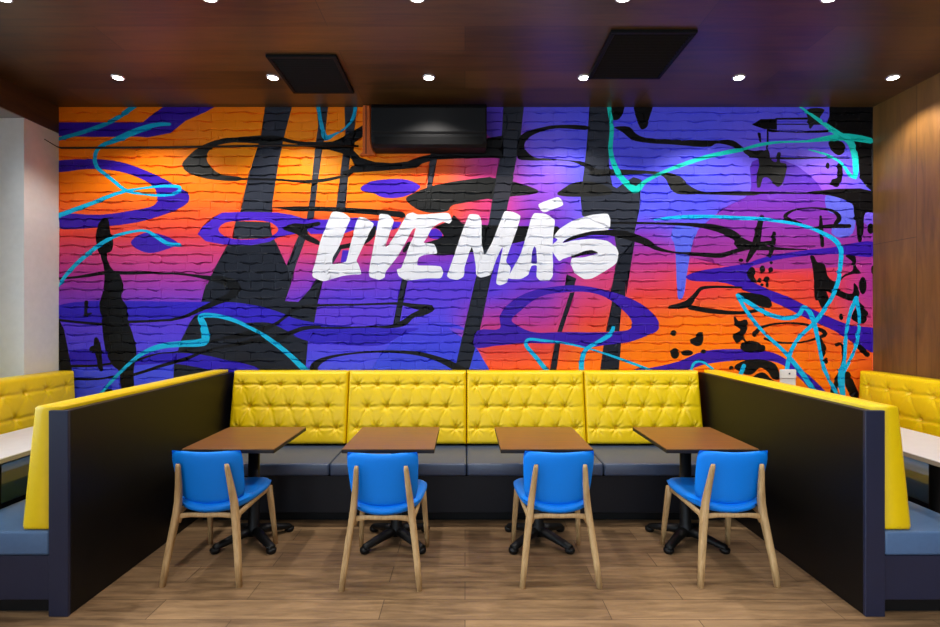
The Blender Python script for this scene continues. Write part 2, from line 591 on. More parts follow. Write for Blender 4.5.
# --- black and near-black
poly(KG, q('B2', [(162, 515), (200, 460), (290, 385), (440, 325), (560, 312), (885, 308), (885, 352), (560, 350), (470, 360), (390, 385), (350, 430), (345, 480), (380, 535), (450, 585), (600, 610), (600, 627), (400, 625), (280, 600), (190, 560)]))  # black loop, greyed to put the downlights' light into its colour
stroke(K, q('A3', [(-60, 372, 9), (0, 372, 9), (150, 375, 9), (250, 382, 11), (330, 380, 14), (400, 368, 12), (450, 352, 14), (475, 325, 20)]))
stroke(K, q('B7', [(0, 247, 28), (120, 245, 30), (230, 240, 28), (350, 265, 20), (480, 275, 24), (600, 280, 40)]))
poly(K, q('B7', [(360, 272), (560, 268), (620, 245), (700, 200), (785, 150), (792, 215), (720, 265), (712, 300)]), q('B8', [(20, 60), (60, 100), (140, 125), (240, 132), (330, 122), (400, 95), (480, 78), (860, 70), (860, 92), (640, 105), (480, 112), (410, 135), (380, 158), (250, 170), (120, 180), (20, 187), (-15, 215)]),
     q('B7', [(650, 475), (640, 450), (700, 430), (718, 405), (700, 370), (640, 335), (560, 312), (450, 298), (360, 290)]), smooth=False)
poly(K, q('A5', [(110, 262), (150, 245), (200, 200), (265, 190), (265, 285), (150, 280), (-10, 285), (-10, 262)]), smooth=False)
poly(K, q('C2', [(265, 185), (390, 140), (470, 130), (625, 140), (625, 152), (470, 148), (390, 158), (310, 195), (285, 230), (290, 260), (340, 300), (400, 305), (520, 315), (600, 325), (660, 360), (725, 375), (725, 385), (650, 380), (590, 345), (520, 320), (400, 316), (300, 315), (250, 305)]))
poly(KG, q('C3', [(0, 342), (340, 346), (400, 355), (440, 372), (480, 412), (530, 438), (620, 445), (820, 445), (820, 455), (600, 457), (520, 455), (420, 452), (390, 430), (370, 390), (340, 362), (0, 358)]))
poly(K, q('C3', [(115, 132), (190, 130), (220, 160), (260, 180), (400, 190), (590, 195), (690, 195), (750, 235), (790, 245), (840, 245), (840, 285), (790, 275), (740, 245), (690, 225), (610, 210), (580, 225), (400, 215), (260, 205), (200, 190), (150, 150)]))
poly(K, q('C3', [(215, 20), (300, 20), (285, 90), (275, 130), (250, 142), (235, 120)]))
poly(K, q('C3', [(100, 20), (165, 20), (142, 90), (112, 95)]))
poly(KG, q('B8', [(318, 335), (370, 300), (450, 268), (570, 240), (700, 222), (800, 210)]), q('C2', [(100, 402), (220, 425), (300, 448), (357, 475), (335, 490), (200, 505), (100, 520)]), q('B8', [(800, 335), (640, 360), (575, 378), (560, 402), (480, 415), (410, 405), (360, 380)]))
poly(KG, q('C2', [(455, 490), (490, 460), (550, 430), (620, 425), (690, 440), (740, 470), (740, 490), (690, 500), (560, 505), (470, 500)]))
poly(lin('33333b'), q('C2', [(140, 400), (228, 400), (205, 520), (118, 520)]), smooth=False)
poly(K, q('B4', [(600, 205), (690, 200), (800, 198), (872, 200)]), q('L1', [(140, 65), (300, 72), (480, 85), (575, 98), (580, 122), (480, 115), (330, 103), (170, 92), (60, 88)]), q('B4', [(760, 225), (660, 212)]))
poly(K, q('L1', [(690, 265), (760, 245), (795, 225), (770, 190), (740, 180), (830, 140), (850, 110), (890, 150), (940, 150)]), q('L2', [(60, 200), (200, 210), (420, 215), (400, 290), (330, 305), (180, 340), (60, 362), (-40, 365)]), q('L1', [(720, 330), (700, 300)]), smooth=False)
poly(K, q('L2', [(420, 220), (560, 215), (600, 250), (540, 280), (400, 300)]), smooth=False)
poly(K, q('L2', [(590, 300), (640, 265), (740, 235), (850, 235), (940, 248), (940, 270), (850, 265), (740, 262), (660, 280)]))
stroke(K, q('L2', [(640, 370, 24), (700, 350, 26), (790, 352, 8)]))
stroke(K, q('L2', [(430, 350, 30), (430, 370, 30)]))
stroke(K, q('C6', [(-60, 130, 14), (0, 130, 14), (280, 135, 14), (420, 142, 22), (540, 158, 38), (640, 195, 46), (700, 240, 44), (760, 265, 46)]))
stroke(K, q('C6', [(-60, 185, 34), (0, 195, 40), (80, 215, 45), (150, 240, 40), (210, 275, 25), (300, 297, 11), (400, 305, 16), (480, 312, 25), (580, 315, 28), (660, 290, 24), (760, 265, 26)]))
stroke(K, q('C7', [(125, 152, 28), (110, 210, 34), (92, 300, 44), (60, 370, 30), (40, 405, 18)]))
stroke(K, q('C7', [(-10, 300, 60), (50, 318, 44), (130, 330, 30), (230, 335, 16), (380, 340, 5)]))
stroke(K, q('C7', [(195, 245, 22), (190, 300, 26), (170, 378, 22)]))
stroke(K, q('C7', [(110, 310, 30), (195, 298, 22)]))
stroke(K, q('C7', [(350, 190, 10), (290, 172, 18), (258, 152, 24), (290, 122, 14), (370, 104, 9), (470, 106, 12), (540, 125, 18), (566, 160, 28), (545, 192, 24)]))
stroke(K, q('C7', [(420, 218, 12), (500, 206, 20), (625, 206, 24)]))
stroke(K, q('C7', [(460, 150, 14), (462, 210, 24), (470, 318, 22)]))
poly(K, q('C7', [(360, 16), (770, 10), (770, 125), (715, 130), (705, 230), (690, 295), (675, 295), (662, 200), (650, 130), (640, 80), (580, 50), (500, 30)]))
oval(K, 'C7', 745, 220, 20, 30)
poly(K, q('C7', [(400, 375), (420, 375), (440, 410), (480, 420), (500, 490), (540, 520), (600, 480), (640, 460), (640, 410), (600, 375), (655, 375), (665, 440), (690, 475), (640, 480), (590, 500), (560, 560), (640, 590), (650, 530), (675, 560), (680, 600), (640, 632), (560, 606), (500, 580), (470, 570), (450, 627), (430, 627), (420, 500), (410, 420)]))
oval(K, 'C7', 700, 545, 22, 50)
oval(K, 'C7', 757, 455, 10, 24)
for cx, cy, rx, ry in ((178, 415, 9, 9), (128, 452, 16, 22), (175, 455, 14, 16), (112, 515, 12, 14), (152, 510, 18, 18), (155, 540, 9, 16), (125, 540, 10, 8), (5, 400, 14, 10)):
    oval(K, 'C7', cx, cy, rx, ry)
poly(K, q('C7', [(60, 440), (75, 440), (90, 470), (80, 490), (100, 530), (60, 515), (40, 480)]))
poly(K, q('A8', [(575, 190), (640, 215), (700, 240), (740, 270), (768, 310), (750, 345), (705, 325), (722, 275), (650, 232), (615, 225), (622, 255), (605, 292), (585, 265)]))
stroke(K, q('A8', [(35, 285, 12), (100, 272, 26), (130, 240, 16), (150, 217, 14), (190, 210, 10), (300, 212, 8)]))
stroke(K, q('A8', [(110, 285, 18), (200, 300, 18), (300, 305, 12), (380, 292, 14)]))
poly(K, q('A8', [(285, 232), (400, 248), (412, 285), (380, 285), (320, 258)]))
stroke(K, q('A8', [(348, 385, 22), (370, 362, 12), (420, 347, 8), (480, 343, 7), (550, 352, 10), (610, 382, 16), (560, 405, 8), (500, 416, 7), (420, 412, 8), (385, 400, 8)]))
oval(K, 'A8', 50, 380, 11, 11)
poly(K, q('A8', [(110, 405), (130, 395), (140, 378), (158, 378), (155, 420), (140, 428), (118, 420)]))
oval(K, 'A8', 55, 455, 16, 20)
oval(K, 'A8', 100, 453, 22, 11)
oval(K, 'A8', 160, 448, 10, 8)
poly(K, q('A8', [(275, 315), (290, 335), (318, 330), (325, 352), (312, 400), (345, 425), (385, 425), (385, 447), (330, 440), (305, 405), (285, 418), (268, 390), (296, 368), (276, 350)]))
oval(K, 'A8', 335, 430, 40, 22)
oval(K, 'A8', 388, 312, 6, 6)
oval(K, 'A8', 668, 320, 8, 12)
oval(K, 'A8', 612, 482, 8, 12)
stroke(K, q('A8', [(590, 400, 10), (605, 440, 18), (600, 465, 10)]))
stroke(K, q('A8', [(650, 425, 10), (668, 420, 10), (675, 480, 10), (640, 600, 26)]))
stroke(K, q('A8', [(735, 430, 20), (765, 460, 20)]))
stroke(K, q('A8', [(690, 530, 22), (700, 570, 34), (720, 610, 30)]))
poly(K, q('C8', [(370, 300), (430, 272), (530, 290), (545, 350), (520, 348), (500, 320), (470, 305), (440, 330), (410, 330)]))
poly(K, q('C8', [(440, 345), (480, 322), (520, 352), (545, 365), (500, 380), (450, 370)]))
oval(K, 'C8', 358, 305, 9, 8)
# top right
poly(K, q('C4', [(75, 155), (130, 120), (232, 118), (232, 187), (150, 182)]), smooth=False)
stroke(K, q('C4', [(225, 118, 10), (430, 116, 14)]))
stroke(K, q('C4', [(225, 152, 6), (520, 152, 6)]))
stroke(K, q('C4', [(180, 190, 10), (360, 200, 12), (560, 195, 16)]))
stroke(K, q('C4', [(175, 180, 12), (170, 330, 10)]))
stroke(K, q('C4', [(120, 210, 20), (128, 260, 12)]))
poly(KG, q('C4', [(420, 60), (530, 60), (500, 115), (520, 150), (470, 150), (440, 180), (425, 120)]))
poly(K, q('C4', [(560, 20), (850, 20), (850, 590), (828, 575), (790, 540), (750, 490), (745, 400), (720, 290), (600, 215), (540, 160), (560, 100)]), smooth=False)
poly(K, q('C4', [(555, 262), (640, 262), (662, 310), (622, 347), (580, 322)]))
poly(KG, q('C4', [(20, 320), (60, 320), (110, 350), (130, 330), (175, 312), (200, 378), (228, 388), (235, 330), (255, 330), (252, 390), (290, 400), (287, 460), (262, 530), (235, 545), (200, 510), (170, 485), (145, 490), (125, 548), (108, 548), (115, 370), (60, 355)]))
oval(K, 'C4', 550, 412, 12, 20)
poly(K, q('C4', [(612, 398), (637, 405), (637, 510), (610, 545), (572, 530), (575, 500), (610, 485)]))
stroke(K, q('C4', [(60, 358, 8), (300, 366, 14), (500, 362, 10), (690, 366, 8)]))
stroke(K, q('C4', [(-330, 585, 10), (0, 580, 14), (300, 584, 10), (660, 588, 12), (850, 600, 34)]))
# left side
poly(K, q('B3', [(375, 362), (405, 352), (428, 362), (447, 470), (467, 530), (450, 600), (400, 612), (360, 590), (338, 510), (350, 420)]))
poly(K, q('B5', [(200, -10), (235, -10), (240, 40), (265, 85), (290, 100), (307, 160), (298, 200), (318, 230), (325, 290), (345, 350), (362, 430), (350, 500), (345, 590), (298, 590), (290, 510), (260, 480), (235, 430), (222, 360), (215, 280), (206, 230), (222, 170), (228, 110), (222, 60)]))
stroke(K, q('B5', [(20, 120, 10), (100, 115, 10), (170, 105, 14), (230, 95, 16), (340, 97, 14), (430, 95, 10)]), q('B6', [(0, 20, 12), (80, 20, 12), (200, 33, 16), (290, 48, 30), (370, 62, 50), (430, 100, 60), (410, 140, 48), (330, 180, 34), (240, 220, 26), (150, 262, 18), (60, 285, 14)]), q('B5', [(502, 293, 10), (400, 298, 10), (330, 301, 11), (230, 310, 12), (130, 303, 10), (40, 293, 10)]))
poly(K, q('B5', [(15, 240), (34, 255), (42, 300), (58, 330), (90, 490), (95, 530), (15, 530)]), smooth=False)
stroke(K, q('B5', [(152, 218, 18), (150, 245, 14), (150, 275, 14)]))
stroke(K, q('B5', [(142, 274, 9), (172, 265, 9)]))
stroke(K, q('B5', [(193, 372, 18), (198, 405, 30), (205, 450, 24), (212, 500, 20)]))
oval(K, 'B5', 182, 416, 18, 16)
stroke(K, q('B5', [(88, 486, 12), (200, 483, 9), (260, 474, 9)]))
stroke(K, q('B5', [(92, 540, 9), (200, 540, 8), (280, 526, 8)]))
oval(K, 'B5', 243, 592, 22, 12)
stroke(K, q('B5', [(330, 528, 12), (420, 500, 12)]), q('B6', [(0, 548, 18), (150, 505, 20), (250, 465, 13), (340, 440, 12), (440, 425, 20), (540, 402, 30), (640, 400, 34), (750, 355, 24), (820, 328, 15), (912, 324, 14)]))
stroke(K, q('B5', [(340, 470, 10), (420, 442, 8)]), q('B6', [(0, 475, 8), (90, 468, 10), (200, 440, 12), (280, 410, 10), (380, 385, 16), (460, 375, 30), (550, 350, 38), (650, 312, 18), (720, 262, 18), (765, 222, 24), (840, 208, 20), (912, 198, 14)]), q('C1', [(60, 185, 14), (150, 175, 12), (300, 172, 10), (430, 168, 10), (540, 166, 14), (620, 180, 26), (680, 188, 34), (700, 190, 30), (660, 208, 34), (605, 228, 24), (565, 260, 30), (500, 280, 16), (400, 281, 8), (250, 286, 10), (100, 288, 10), (40, 300, 14), (0, 318, 16)]))
stroke(K, q('C1', [(112, 510, 46), (125, 470, 36), (180, 437, 18), (260, 419, 11), (400, 405, 10), (540, 405, 15), (640, 415, 20), (720, 436, 24), (790, 465, 34), (850, 500, 44)]))
poly(K, q('B4', [(668, 320), (720, 293), (800, 293), (872, 284), (872, 300), (805, 320), (805, 345), (872, 392), (872, 408), (800, 385), (740, 348)]))
stroke(K, q('L1', [(170, 296, 24), (270, 280, 26), (340, 262, 36), (395, 215, 40), (415, 175, 14)]))
stroke(K, q('L1', [(575, 310, 20), (605, 270, 30)]))

# --- teal
stroke(lin('0ca0cc'), q('B1', [(60, 325, 26), (270, 265, 30), (450, 195, 32), (560, 125, 36), (650, 60, 40)]))
stroke(T, q('B1', [(885, 215, 22), (780, 220, 32), (640, 265, 45), (500, 325, 42), (360, 390, 28), (330, 460, 30), (345, 530, 28), (400, 580, 26), (460, 627, 26)]),
       q('A1', [(360, 420, 14), (430, 435, 9), (520, 440, 12), (578, 425, 15), (585, 408, 14), (520, 402, 12), (420, 412, 9), (330, 430, 14), (200, 480, 18), (70, 528, 20)]))
stroke(T, q('A2', [(60, 215, 12), (110, 150, 14), (180, 85, 16), (260, 30, 14), (330, 8, 10), (390, 3, 10), (430, 25, 14), (470, 50, 14), (515, 55, 14)]))
stroke(T, q('A2', [(205, 625, 10), (290, 530, 12), (370, 460, 14), (440, 430, 20), (520, 420, 22), (585, 416, 28), (608, 408, 30), (602, 350, 26), (592, 320, 20), (640, 315, 16), (720, 335, 14), (811, 380, 13)]), q('A4', [(90, 390, 15), (170, 450, 18), (260, 535, 24)]))
stroke(lin('0ca0cc'), q('B7', [(486, 20, 26), (510, 150, 24), (538, 235, 34), (600, 212, 14), (660, 175, 13), (710, 110, 22), (728, 20, 24)]))
stroke(TC, q('C3', [(90, 20, 20), (105, 130, 20), (100, 250, 22), (130, 340, 26), (180, 405, 30), (222, 432, 34), (265, 395, 20), (350, 350, 16), (480, 300, 20), (600, 265, 20), (740, 238, 18)]), q('C4', [(0, 315, 16), (130, 280, 20), (250, 264, 14), (400, 260, 14), (520, 245, 30), (640, 232, 44), (740, 240, 42), (822, 256, 36)]))
stroke(lin('1ed8cc'), q('C4', [(370, 38, 10), (430, 80, 16), (500, 130, 24), (620, 215, 36), (690, 262, 44), (720, 350, 40), (728, 470, 34)]))
stroke(TC, q('C4', [(430, 310, 8), (560, 350, 14), (640, 400, 16), (690, 470, 22), (725, 488, 20)]))
stroke(T, q('C6', [(195, 112, 8), (280, 102, 18), (420, 95, 20), (560, 95, 18)]), q('C7', [(0, 160, 22), (130, 165, 20), (250, 182, 18), (370, 205, 18), (470, 245, 22), (545, 290, 28), (575, 340, 28), (572, 430, 26), (560, 520, 24), (525, 610, 24)]), q('A8', [(575, 335, 16), (510, 400, 14), (480, 455, 16), (465, 530, 16)]))
stroke(T, q('A8', [(285, 240, 14), (330, 270, 16), (400, 310, 16), (470, 325, 16), (512, 312, 16), (530, 285, 16), (550, 300, 18), (570, 350, 18), (585, 420, 14), (605, 510, 14), (660, 620, 14)]))
stroke(T, q('A8', [(285, 240, 14), (320, 300, 14), (380, 375, 12), (450, 440, 14), (510, 510, 18), (580, 610, 20)]))
stroke(T, q('A8', [(725, 250, 18), (700, 310, 14), (685, 400, 14), (680, 480, 14), (668, 540, 26), (675, 620, 18)]))
stroke(T, q('A8', [(725, 250, 14), (735, 330, 12), (725, 420, 12), (700, 480, 12), (675, 530, 12)]))
stroke(T, q('C5', [(370, 485, 24), (310, 410, 20), (262, 348, 18), (272, 328, 14), (350, 332, 12), (450, 345, 10), (540, 365, 8), (640, 395, 10), (740, 430, 12), (860, 475, 12)]))
stroke(T, q('C5', [(675, 268, 16), (660, 300, 22), (600, 340, 18), (545, 375, 20), (525, 430, 24), (525, 490, 24)]))
stroke(T, q('A8', [(115, 520, 10), (125, 492, 10), (150, 484, 9), (195, 512, 8)]))
stroke(T, q('A8', [(310, 500, 16), (292, 545, 16)]))

# --- lettering
letter(W, q('L1', [(178, 88), (240, 97), (282, 128), (255, 185), (215, 290), (180, 345), (176, 385), (215, 378), (255, 370), (265, 330), (290, 230), (310, 150), (328, 118), (370, 130), (412, 160), (385, 205), (345, 290), (310, 365), (325, 385), (342, 440), (290, 440), (230, 448), (130, 480), (70, 455), (66, 430), (85, 370), (110, 260), (140, 180)]))
letter(W, q('L1', [(440, 103), (490, 108), (522, 140), (500, 200), (468, 292), (490, 275), (540, 200), (590, 105), (625, 95), (650, 110), (825, 95), (842, 140), (825, 160), (790, 145), (730, 180), (700, 240), (680, 265), (745, 270), (762, 325), (690, 330), (655, 345), (645, 390), (700, 390), (780, 393), (793, 430), (780, 462), (700, 460), (590, 475), (545, 450), (533, 410), (560, 405), (580, 350), (600, 290), (625, 235), (642, 180), (622, 190), (580, 270), (540, 340), (500, 390), (470, 430), (470, 455), (440, 470), (385, 455), (380, 425), (400, 320), (420, 210), (435, 130)]))
letter(W, q('L2', [(100, 150), (150, 155), (165, 180), (165, 300), (180, 370), (220, 300), (270, 170), (285, 135), (330, 140), (370, 160), (360, 200), (340, 260), (310, 340), (290, 400), (320, 430), (300, 510), (260, 525), (240, 515), (250, 450), (280, 310), (240, 390), (215, 470), (160, 485), (135, 470), (135, 420), (115, 310), (75, 430), (75, 460), (70, 480), (40, 497), (0, 490), (-18, 475), (0, 430), (50, 280), (80, 200)]))
letter(W, q('L2', [(440, 145), (500, 150), (550, 180), (540, 250), (535, 330), (540, 470), (520, 500), (470, 500), (450, 480), (455, 418), (425, 420), (410, 470), (370, 492), (300, 490), (325, 440), (370, 360), (400, 260), (425, 170)]))
letter(lin('4a30b0'), q('L2', [(440, 318), (450, 330), (456, 412), (424, 412), (428, 350)]))
letter(W, q('L2', [(455, 100), (570, 58), (597, 105), (500, 142), (480, 140)]))
letter(W, q('L2', [(540, 270), (570, 230), (640, 185), (740, 155), (825, 147), (838, 180), (835, 235), (740, 240), (660, 260), (600, 285), (585, 305), (640, 290), (740, 280), (820, 290), (870, 325), (882, 360), (870, 410), (810, 450), (740, 490), (700, 493), (650, 460), (630, 410), (635, 380), (700, 378), (780, 355), (740, 338), (700, 345), (640, 370), (590, 385), (570, 400), (535, 350), (535, 310), (565, 285)]))


def inside(P, outline):
    """non-zero winding test of points P against a closed outline"""
    x, y = P[:, 0], P[:, 1]
    wn = np.zeros(len(P), int)
    for (x0, y0), (x1, y1) in zip(outline, np.roll(outline, -1, axis=0)):
        side = (x1 - x0) * (y - y0) - (x - x0) * (y1 - y0)
        wn += ((y0 <= y) & (y1 > y) & (side > 0)).astype(int)
        wn -= ((y0 > y) & (y1 <= y) & (side < 0)).astype(int)
    return wn != 0


# brickwork relief, in drawing units; old bricks laid unevenly and painted over
ROWH, BRW = 8.85, 25.4
ROW0 = 318 - (CEIL - CAM_H) / U - 3.0
NROW = 44
_rs = np.random.RandomState(5)
_TAB = _rs.rand(NROW + 2, 3, 420)


def vnoise(r, ch, x, step):
    """smooth one-dimensional value noise for joint r"""
    t = x / step + 37.0
    i = np.floor(t).astype(int)
    f = t - i
    f = f * f * (3 - 2 * f)
    tab = _TAB[r, ch]
    return tab[i % 420] * (1 - f) + tab[(i + 1) % 420] * f


def joint(r, x):
    """centre line, half width and depth (m) of bed joint r at x"""
    n1, n2, n3 = vnoise(r, 0, x, 6.0), vnoise(r, 1, x, 17.0), vnoise(r, 2, x, 9.0)
    yc = ROW0 + ROWH * r + 1.9 * (n1 - 0.5) + 1.1 * (n2 - 0.5)
    fill = np.clip((0.55 * n3 + 0.45 * n2 - 0.30) / 0.22, 0.0, 1.0)
    half = 0.45 + 0.45 * n1 * fill + 0.22 * fill
    return yc, half, 0.003 + 0.019 * fill


def perpends(r):
    base = (r % 2) * BRW / 2 + 7.0
    i = np.arange(-1, 36)
    return 40 + base + BRW * i + 3.0 * (_TAB[r, 0, 100 + i] - 0.5)


def relief(P):
    x, y = P[:, 0], P[:, 1]
    r = np.clip(np.round((y - ROW0) / ROWH).astype(int), 0, NROW)
    out = np.zeros(len(P))
    row = np.clip(np.floor((y - ROW0) / ROWH).astype(int), 0, NROW - 1)
    for j in range(NROW + 1):
        m = r == j
        if m.any():
            yc, w, d = joint(j, x[m])
            t = (y[m] - yc) / w
            prof = np.clip(np.minimum((t + 1.0) / 0.28, (1.0 - t) / 0.70), 0, 1)
            out[m] = np.maximum(out[m], d * prof)
    for j in range(NROW):
        m = np.nonzero(row == j)[0]
        if not len(m):
            continue
        for n_, xc in enumerate(perpends(j)):
            t = np.abs(x[m] - xc)
            mm = t < 0.8
            if mm.any():
                dep = 0.005 * max(0.0, _TAB[j, 1, 200 + n_] - 0.35) / 0.65
                out[m[mm]] = np.maximum(out[m[mm]], dep * np.clip((0.75 - t[mm]) / 0.4, 0, 1))
    return out


def build_mural():
    x0, x1 = 465 + XL / U, 465 + XR / U
    ytop, ybot = 318 - (CEIL - CAM_H) / U, 318 + CAM_H / U
    verts, edges = [], []

    def add(pts):
        b = len(verts)
        verts.extend(Vector((float(p[0]), float(p[1]))) for p in pts)
        n = len(pts)
        edges.extend((b + i, b + (i + 1) % n) for i in range(n))

    add([(x0, ytop), (x1, ytop), (x1, ybot), (x0, ybot)])
    for pts, _ in SHAPES:
        add(pts)
    gx = np.arange(x0 + 6, x1, 9.0)
    for r in range(NROW):
        yc = ROW0 + ROWH * (r + 0.5)
        if yc < 392:
            for a in gx:
                verts.append(Vector((float(a), float(yc))))
    # bed joints: four lines of points along the joint profile
    xs = np.arange(x0 + 0.7, x1 - 0.3, 2.3)
    for r in range(NROW + 1):
        yj, wj, _ = joint(r, xs)
        if ROW0 + ROWH * r > 392:
            break
        for kx in (-1.0, -0.72, 0.30, 1.0):
            yy = yj + wj * kx
            for a, b in zip(xs, yy):
                if ytop + 0.3 < b < ybot:
                    verts.append(Vector((float(a), float(b))))
    # perpends
    for r in range(NROW):
        ya = ROW0 + ROWH * r
        if ya > 385:
            break
        for xc in perpends(r):
            for dx in (-0.75, -0.35, 0.35, 0.75):
                for dy in (0.18, 0.4, 0.6, 0.82):
                    a, b = xc + dx, ya + ROWH * dy
                    if x0 + 0.5 < a < x1 - 0.5 and ytop + 0.3 < b:
                        verts.append(Vector((float(a), float(b))))
    ov, oe, of, _, _, _ = delaunay_2d_cdt(verts, edges, [], 0, 1e-4, False)
    V = np.array([(v.x, v.y) for v in ov])
    F = np.array(of)
    cen = V[F].mean(axis=1)
    keep = (cen[:, 0] > x0) & (cen[:, 0] < x1) & (cen[:, 1] > ytop) & (cen[:, 1] < ybot)
    F, cen = F[keep], cen[keep]
    owner = np.full(len(F), -1)
    for i, (pts, _) in enumerate(SHAPES):
        lo, hi = pts.min(0), pts.max(0)
        m = np.nonzero((cen[:, 0] >= lo[0]) & (cen[:, 0] <= hi[0]) & (cen[:, 1] >= lo[1]) & (cen[:, 1] <= hi[1]))[0]
        if len(m):
            owner[m[inside(cen[m], pts)]] = i
    corner = np.ones((len(F), 3, 4), np.float32)
    flat = V[F].reshape(-1, 2)
    corner[:, :, :3] = ground(flat).reshape(-1, 3, 3)
    for i, (_, col) in enumerate(SHAPES):
        m = owner == i
        if not m.any():
            continue
        if callable(col):
            if col is not ground:
                corner[m, :, :3] = col(V[F[m]].reshape(-1, 2)).reshape(-1, 3, 3)
        else:
            corner[m, :, :3] = col
    # remove unused vertices, put the drawing on the wall
    used, inv = np.unique(F, return_inverse=True)
    F = inv.reshape(F.shape)
    P = V[used]
    co = np.stack([(P[:, 0] - 465) * U, DW + relief(P), CAM_H + (318 - P[:, 1]) * U], 1)
    me = bpy.data.meshes.new('wall_back')
    # face the room (-y)
    a, b, c = co[F[:, 0]], co[F[:, 1]], co[F[:, 2]]
    flip = np.cross(b - a, c - a)[:, 1] > 0
    F[flip] = F[flip][:, ::-1]
    corner[flip] = corner[flip][:, ::-1]
    n0 = len(co)
    back = [(XL, DW + 0.2, 0), (XR, DW + 0.2, 0), (XR, DW + 0.2, CEIL), (XL, DW + 0.2, CEIL)]
    allv = co.tolist() + back
    allf = F.tolist() + [[n0, n0 + 1, n0 + 2, n0 + 3]]
    me.from_pydata(allv, [], allf)
    at = me.color_attributes.new('paint', 'FLOAT_COLOR', 'CORNER')
    data = np.vstack([corner.reshape(-1, 4), np.ones((4, 4), np.float32)])
    at.data.foreach_set('color', data.ravel())
    me.materials.append(mural_material())
    o = bpy.data.objects.new('wall_back', me)
    COL.objects.link(o)
    o['kind'] = 'structure'
    return o


def mural_material():
    k = NT('painted_brick')
    ca = k.n('ShaderNodeVertexColor', layer_name='paint')
    tc = k.n('ShaderNodeTexCoord')
    nz = k.n('ShaderNodeTexNoise', i_Scale=9.0, i_Detail=3.0)
    k.l(tc.outputs['Object'], nz.inputs['Vector'])
    sub = k.n('ShaderNodeVectorMath', operation='SUBTRACT')
    k.l(nz.outputs['Color'], sub.inputs[0])
    sub.inputs[1].default_value = (0.5, 0.5, 0.5)
    scl = k.n('ShaderNodeVectorMath', operation='SCALE')
    k.l(sub.outputs[0], scl.inputs[0])
    scl.inputs['Scale'].default_value = 0.035
    addv = k.n('ShaderNodeVectorMath', operation='ADD')
    k.l(tc.outputs['Object'], addv.inputs[0])
    k.l(scl.outputs[0], addv.inputs[1])
    # swap y and z so that the brick pattern lies on the wall
    sep = k.n('ShaderNodeSeparateXYZ')
    k.l(addv.outputs[0], sep.inputs[0])
    com = k.n('ShaderNodeCombineXYZ')
    k.l(sep.outputs['X'], com.inputs['X'])
    k.l(sep.outputs['Z'], com.inputs['Y'])
    br = k.n('ShaderNodeTexBrick')
    br.offset = 0.5
    br.inputs['Color1'].default_value = (0, 0, 0, 1)
    br.inputs['Color2'].default_value = (1, 1, 1, 1)
    br.inputs['Mortar'].default_value = (0, 0, 0, 1)
    br.inputs['Scale'].default_value = 1.0
    br.inputs['Brick Width'].default_value = BRW * U
    br.inputs['Row Height'].default_value = ROWH * U
    br.inputs['Mortar Size'].default_value = 0.007
    br.inputs['Mortar Smooth'].default_value = 0.55
    k.l(com.outputs[0], br.inputs['Vector'])
    # the joints are filled with paint to a varying depth
    nf = k.n('ShaderNodeTexNoise', i_Scale=6.0, i_Detail=2.0)
    k.l(tc.outputs['Object'], nf.inputs['Vector'])
    dep = k.n('ShaderNodeMapRange')
    dep.inputs['From Min'].default_value = 0.35
    dep.inputs['From Max'].default_value = 0.65
    dep.inputs['To Min'].default_value = 0.25
    dep.inputs['To Max'].default_value = 1.0
    k.l(nf.outputs['Fac'], dep.inputs['Value'])
    joint = k.n('ShaderNodeMath', operation='MULTIPLY')
    k.l(br.outputs['Fac'], joint.inputs[0])
    k.l(dep.outputs[0], joint.inputs[1])
    rnd = k.n('ShaderNodeMath', operation='MULTIPLY')
    k.l(br.outputs['Color'], rnd.inputs[0])
    rnd.inputs[1].default_value = 0.22
    h1 = k.n('ShaderNodeMath', operation='SUBTRACT')
    k.l(rnd.outputs[0], h1.inputs[0])
    h1.inputs[1].default_value = 0.0
    fine = k.n('ShaderNodeTexNoise', i_Scale=22.0, i_Detail=6.0)
    k.l(tc.outputs['Object'], fine.inputs['Vector'])
    h2 = k.n('ShaderNodeMath', operation='MULTIPLY_ADD')
    k.l(fine.outputs['Fac'], h2.inputs[0])
    h2.inputs[1].default_value = 0.28
    k.l(h1.outputs[0], h2.inputs[2])
    k.bump(h2.outputs[0], 0.9, 0.012)
    k.l(ca.outputs['Color'], k.b.inputs['Base Color'])
    k.b.inputs['Roughness'].default_value = 0.4
    k.b.inputs['Specular IOR Level'].default_value = 0.22
    return k.m


build_mural()


# ------------------------------------------------------------------ room shell
XO = -4.05                  # outer line of the glazed left side
bm = bmesh.new()
box(bm, XO - 0.1, XR + 0.1, YB, DW + 0.2, -0.1, 0.0)
struct('floor', bm, M['floor'])
bm = bmesh.new()
box(bm, XL, XR + 0.1, YB, DW + 0.2, CEIL, CEIL + 0.15)
struct('ceiling', bm, M['ceiling'])
bm = bmesh.new()
box(bm, XR, XR + 0.1, YB, DW + 0.2, 0.0, CEIL)
struct('wall_right', bm, M['panel'])
SOF = 3.197                 # underside of the timber bulkhead
bm = bmesh.new()
box(bm, XO - 0.1, XL, YB, DW + 0.2, SOF + 0.006, CEIL + 0.15)
struct('trim_1', bm, M['bulkhead'])
bm = bmesh.new()
box(bm, XO - 0.1, XL - 0.012, YB, DW, SOF, SOF + 0.006)
struct('trim_2', bm, M['soffit'])
NIB = 4.486
bm = bmesh.new()
box(bm, XO - 0.1, XL, NIB, DW + 0.2, 0.0, SOF)                 # plastered pier beside the mural
box(bm, XO - 0.1, XO, -2.6, NIB, 0.0, 0.75)                    # sill wall
box(bm, XO - 0.1, XO, YB, -2.6, 0.0, SOF)
box(bm, XO - 0.1, XO, -2.6, NIB, 2.95, SOF)
box(bm, XO - 0.1, XO, 4.3, NIB, 0.75, 2.95)
struct('wall_left', bm, M['white'])

